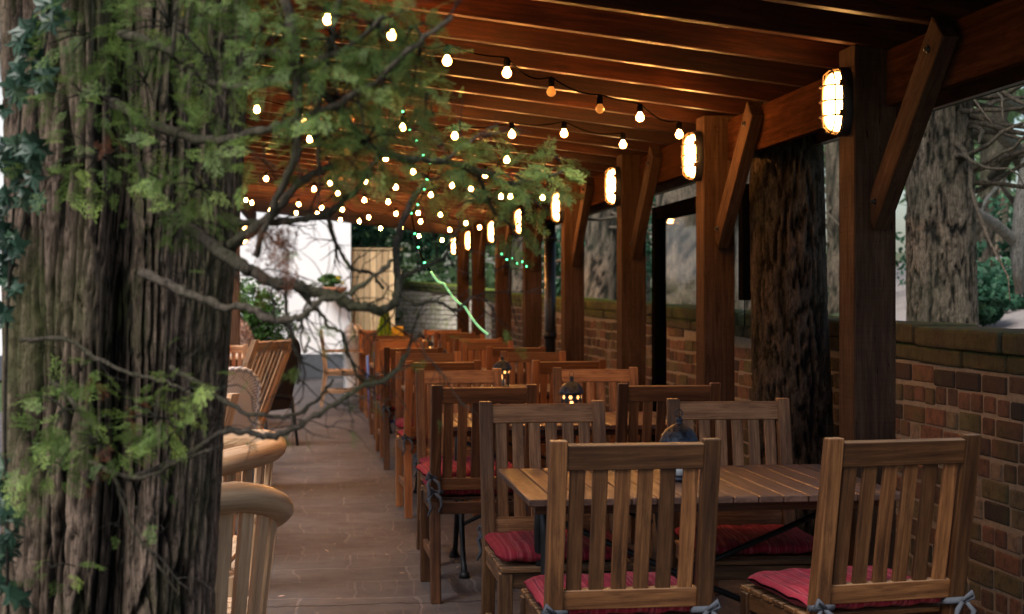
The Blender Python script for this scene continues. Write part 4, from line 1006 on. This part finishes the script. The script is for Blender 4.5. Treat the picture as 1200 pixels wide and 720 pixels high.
# ivy climbing the left flank of the trunk
iv = thing('ivy_plant', 'dark green lobed ivy climbing the left side of the cypress trunk', 'ivy', tuple(at(20,200,2.72)))
io = iv.location.copy(); LV = MB(); SM = MB()
for (x, y) in [(18,80),(38,60),(22,108),(45,90),(52,85),(5,130),(20,105),(3,185),(15,180),(38,190),(48,178),(25,205),(8,240),(5,255),(14,345),(18,300),(10,290),(4,310),(30,225),(50,235),(28,175),(44,40),(52,15),(36,48),(65,20),(60,5),(12,270),(6,330),(25,285),(5,375),(8,620),(4,655),(10,690),(14,705),(3,600),(6,565),(12,640),(8,590)]:
    if True:
        for q in range(3):
            p = at(x-4+rng.normal()*6, y+rng.normal()*7, 2.60 + max(0, (60-x))*.0012 + rng.normal()*.015); s = rng.uniform(.018,.034)
            ang = rng.uniform(0, 2*PI); nx = V3((CY, -SY, 0)); nz = V3((0,0,1)); ny = V3((SY, CY, 0)); tl = rng.normal(size=2)*.5
            X_ = (nx*math.cos(ang)+nz*math.sin(ang)+ny*tl[0]*.6).normalized(); Y_ = (nx*-math.sin(ang)+nz*math.cos(ang)+ny*tl[1]*.6).normalized()
            out = [(0,-.1),(.55,-.45),(.45,.05),(.95,.35),(.35,.45),(0,1.15),(-.35,.45),(-.95,.35),(-.45,.05),(-.55,-.45)]
            tt = rng.uniform(.1,1); c_ = p-io
            for k in range(10):
                a, b = out[k], out[(k+1) % 10]; LV.quad([c_+V3((0,0,0)), c_+(X_*a[0]+Y_*a[1])*s+ny*.003, c_+(X_*b[0]+Y_*b[1])*s-ny*.002], tt)
for st in ([(50,-20),(48,60),(25,120),(20,200),(12,300),(8,400),(6,500),(8,620),(10,730)], [(62,0),(45,95),(40,190),(28,260),(10,330)]):
    SM.tube([at(x, y, 2.66)-io for x, y in st], .003, 5)
LV.build('foliage', 'ivy_leaf', iv); SM.build('stem', 'twig_bark', iv)

# garden beyond the left side (seen past the trunk and lighting context)
gh = thing('garden_hedge', 'tall clipped hedge far to the left behind the trunk', 'hedge', (-7,12,0)); Q, T_ = leaves((0,0,1.3), (1.0,9,1.5), 16000, .07); quads_obj('foliage', Q, T_, 'hedge_leaf', gh)
MB().tube([(0,0,0),(0,0,1)], .05, 6).build('stem', 'twig_bark', gh)

# ------------------------------------------------------------------ light, sky, camera
w = bpy.data.worlds.new('World'); S.world = w; w.use_nodes = True; nt = w.node_tree
sky = nt.nodes.new('ShaderNodeTexSky'); sky.sky_type = 'NISHITA'; sky.sun_disc = False
SE, SA = R(52), R(220)    # elevation; azimuth measured clockwise from +Y
sky.sun_elevation = SE; sky.sun_rotation = SA; sky.air_density = 1.2; sky.dust_density = 3; sky.ozone_density = 1.5
nt.links.new(sky.outputs[0], nt.nodes['Background'].inputs[0]); nt.nodes['Background'].inputs[1].default_value = .17
sl = bpy.data.lights.new('sun', 'SUN'); sl.energy = 4.6; sl.angle = R(26); sl.color = (1,.97,.93); so = bpy.data.objects.new('sun', sl); C.objects.link(so)
dv = V3((math.sin(SA)*math.cos(SE), math.cos(SA)*math.cos(SE), math.sin(SE))); so.rotation_euler = dv.to_track_quat('Z', 'Y').to_euler()
cam = bpy.data.cameras.new('camera'); cam.sensor_width = 36; cam.lens = FPX/1200*36; cam.shift_y = -10/1200; cam.clip_start = .05; cam.clip_end = 1500
cam.dof.use_dof = True; cam.dof.focus_distance = 4.9; cam.dof.aperture_fstop = 4.8
cobj = bpy.data.objects.new('camera', cam); C.objects.link(cobj); cobj.location = (0,0,EYE); cobj.rotation_euler = (PI/2, 0, -YAW); S.camera = cobj
S.view_settings.view_transform = 'Standard'; S.view_settings.look = 'None'; S.view_settings.exposure = 0
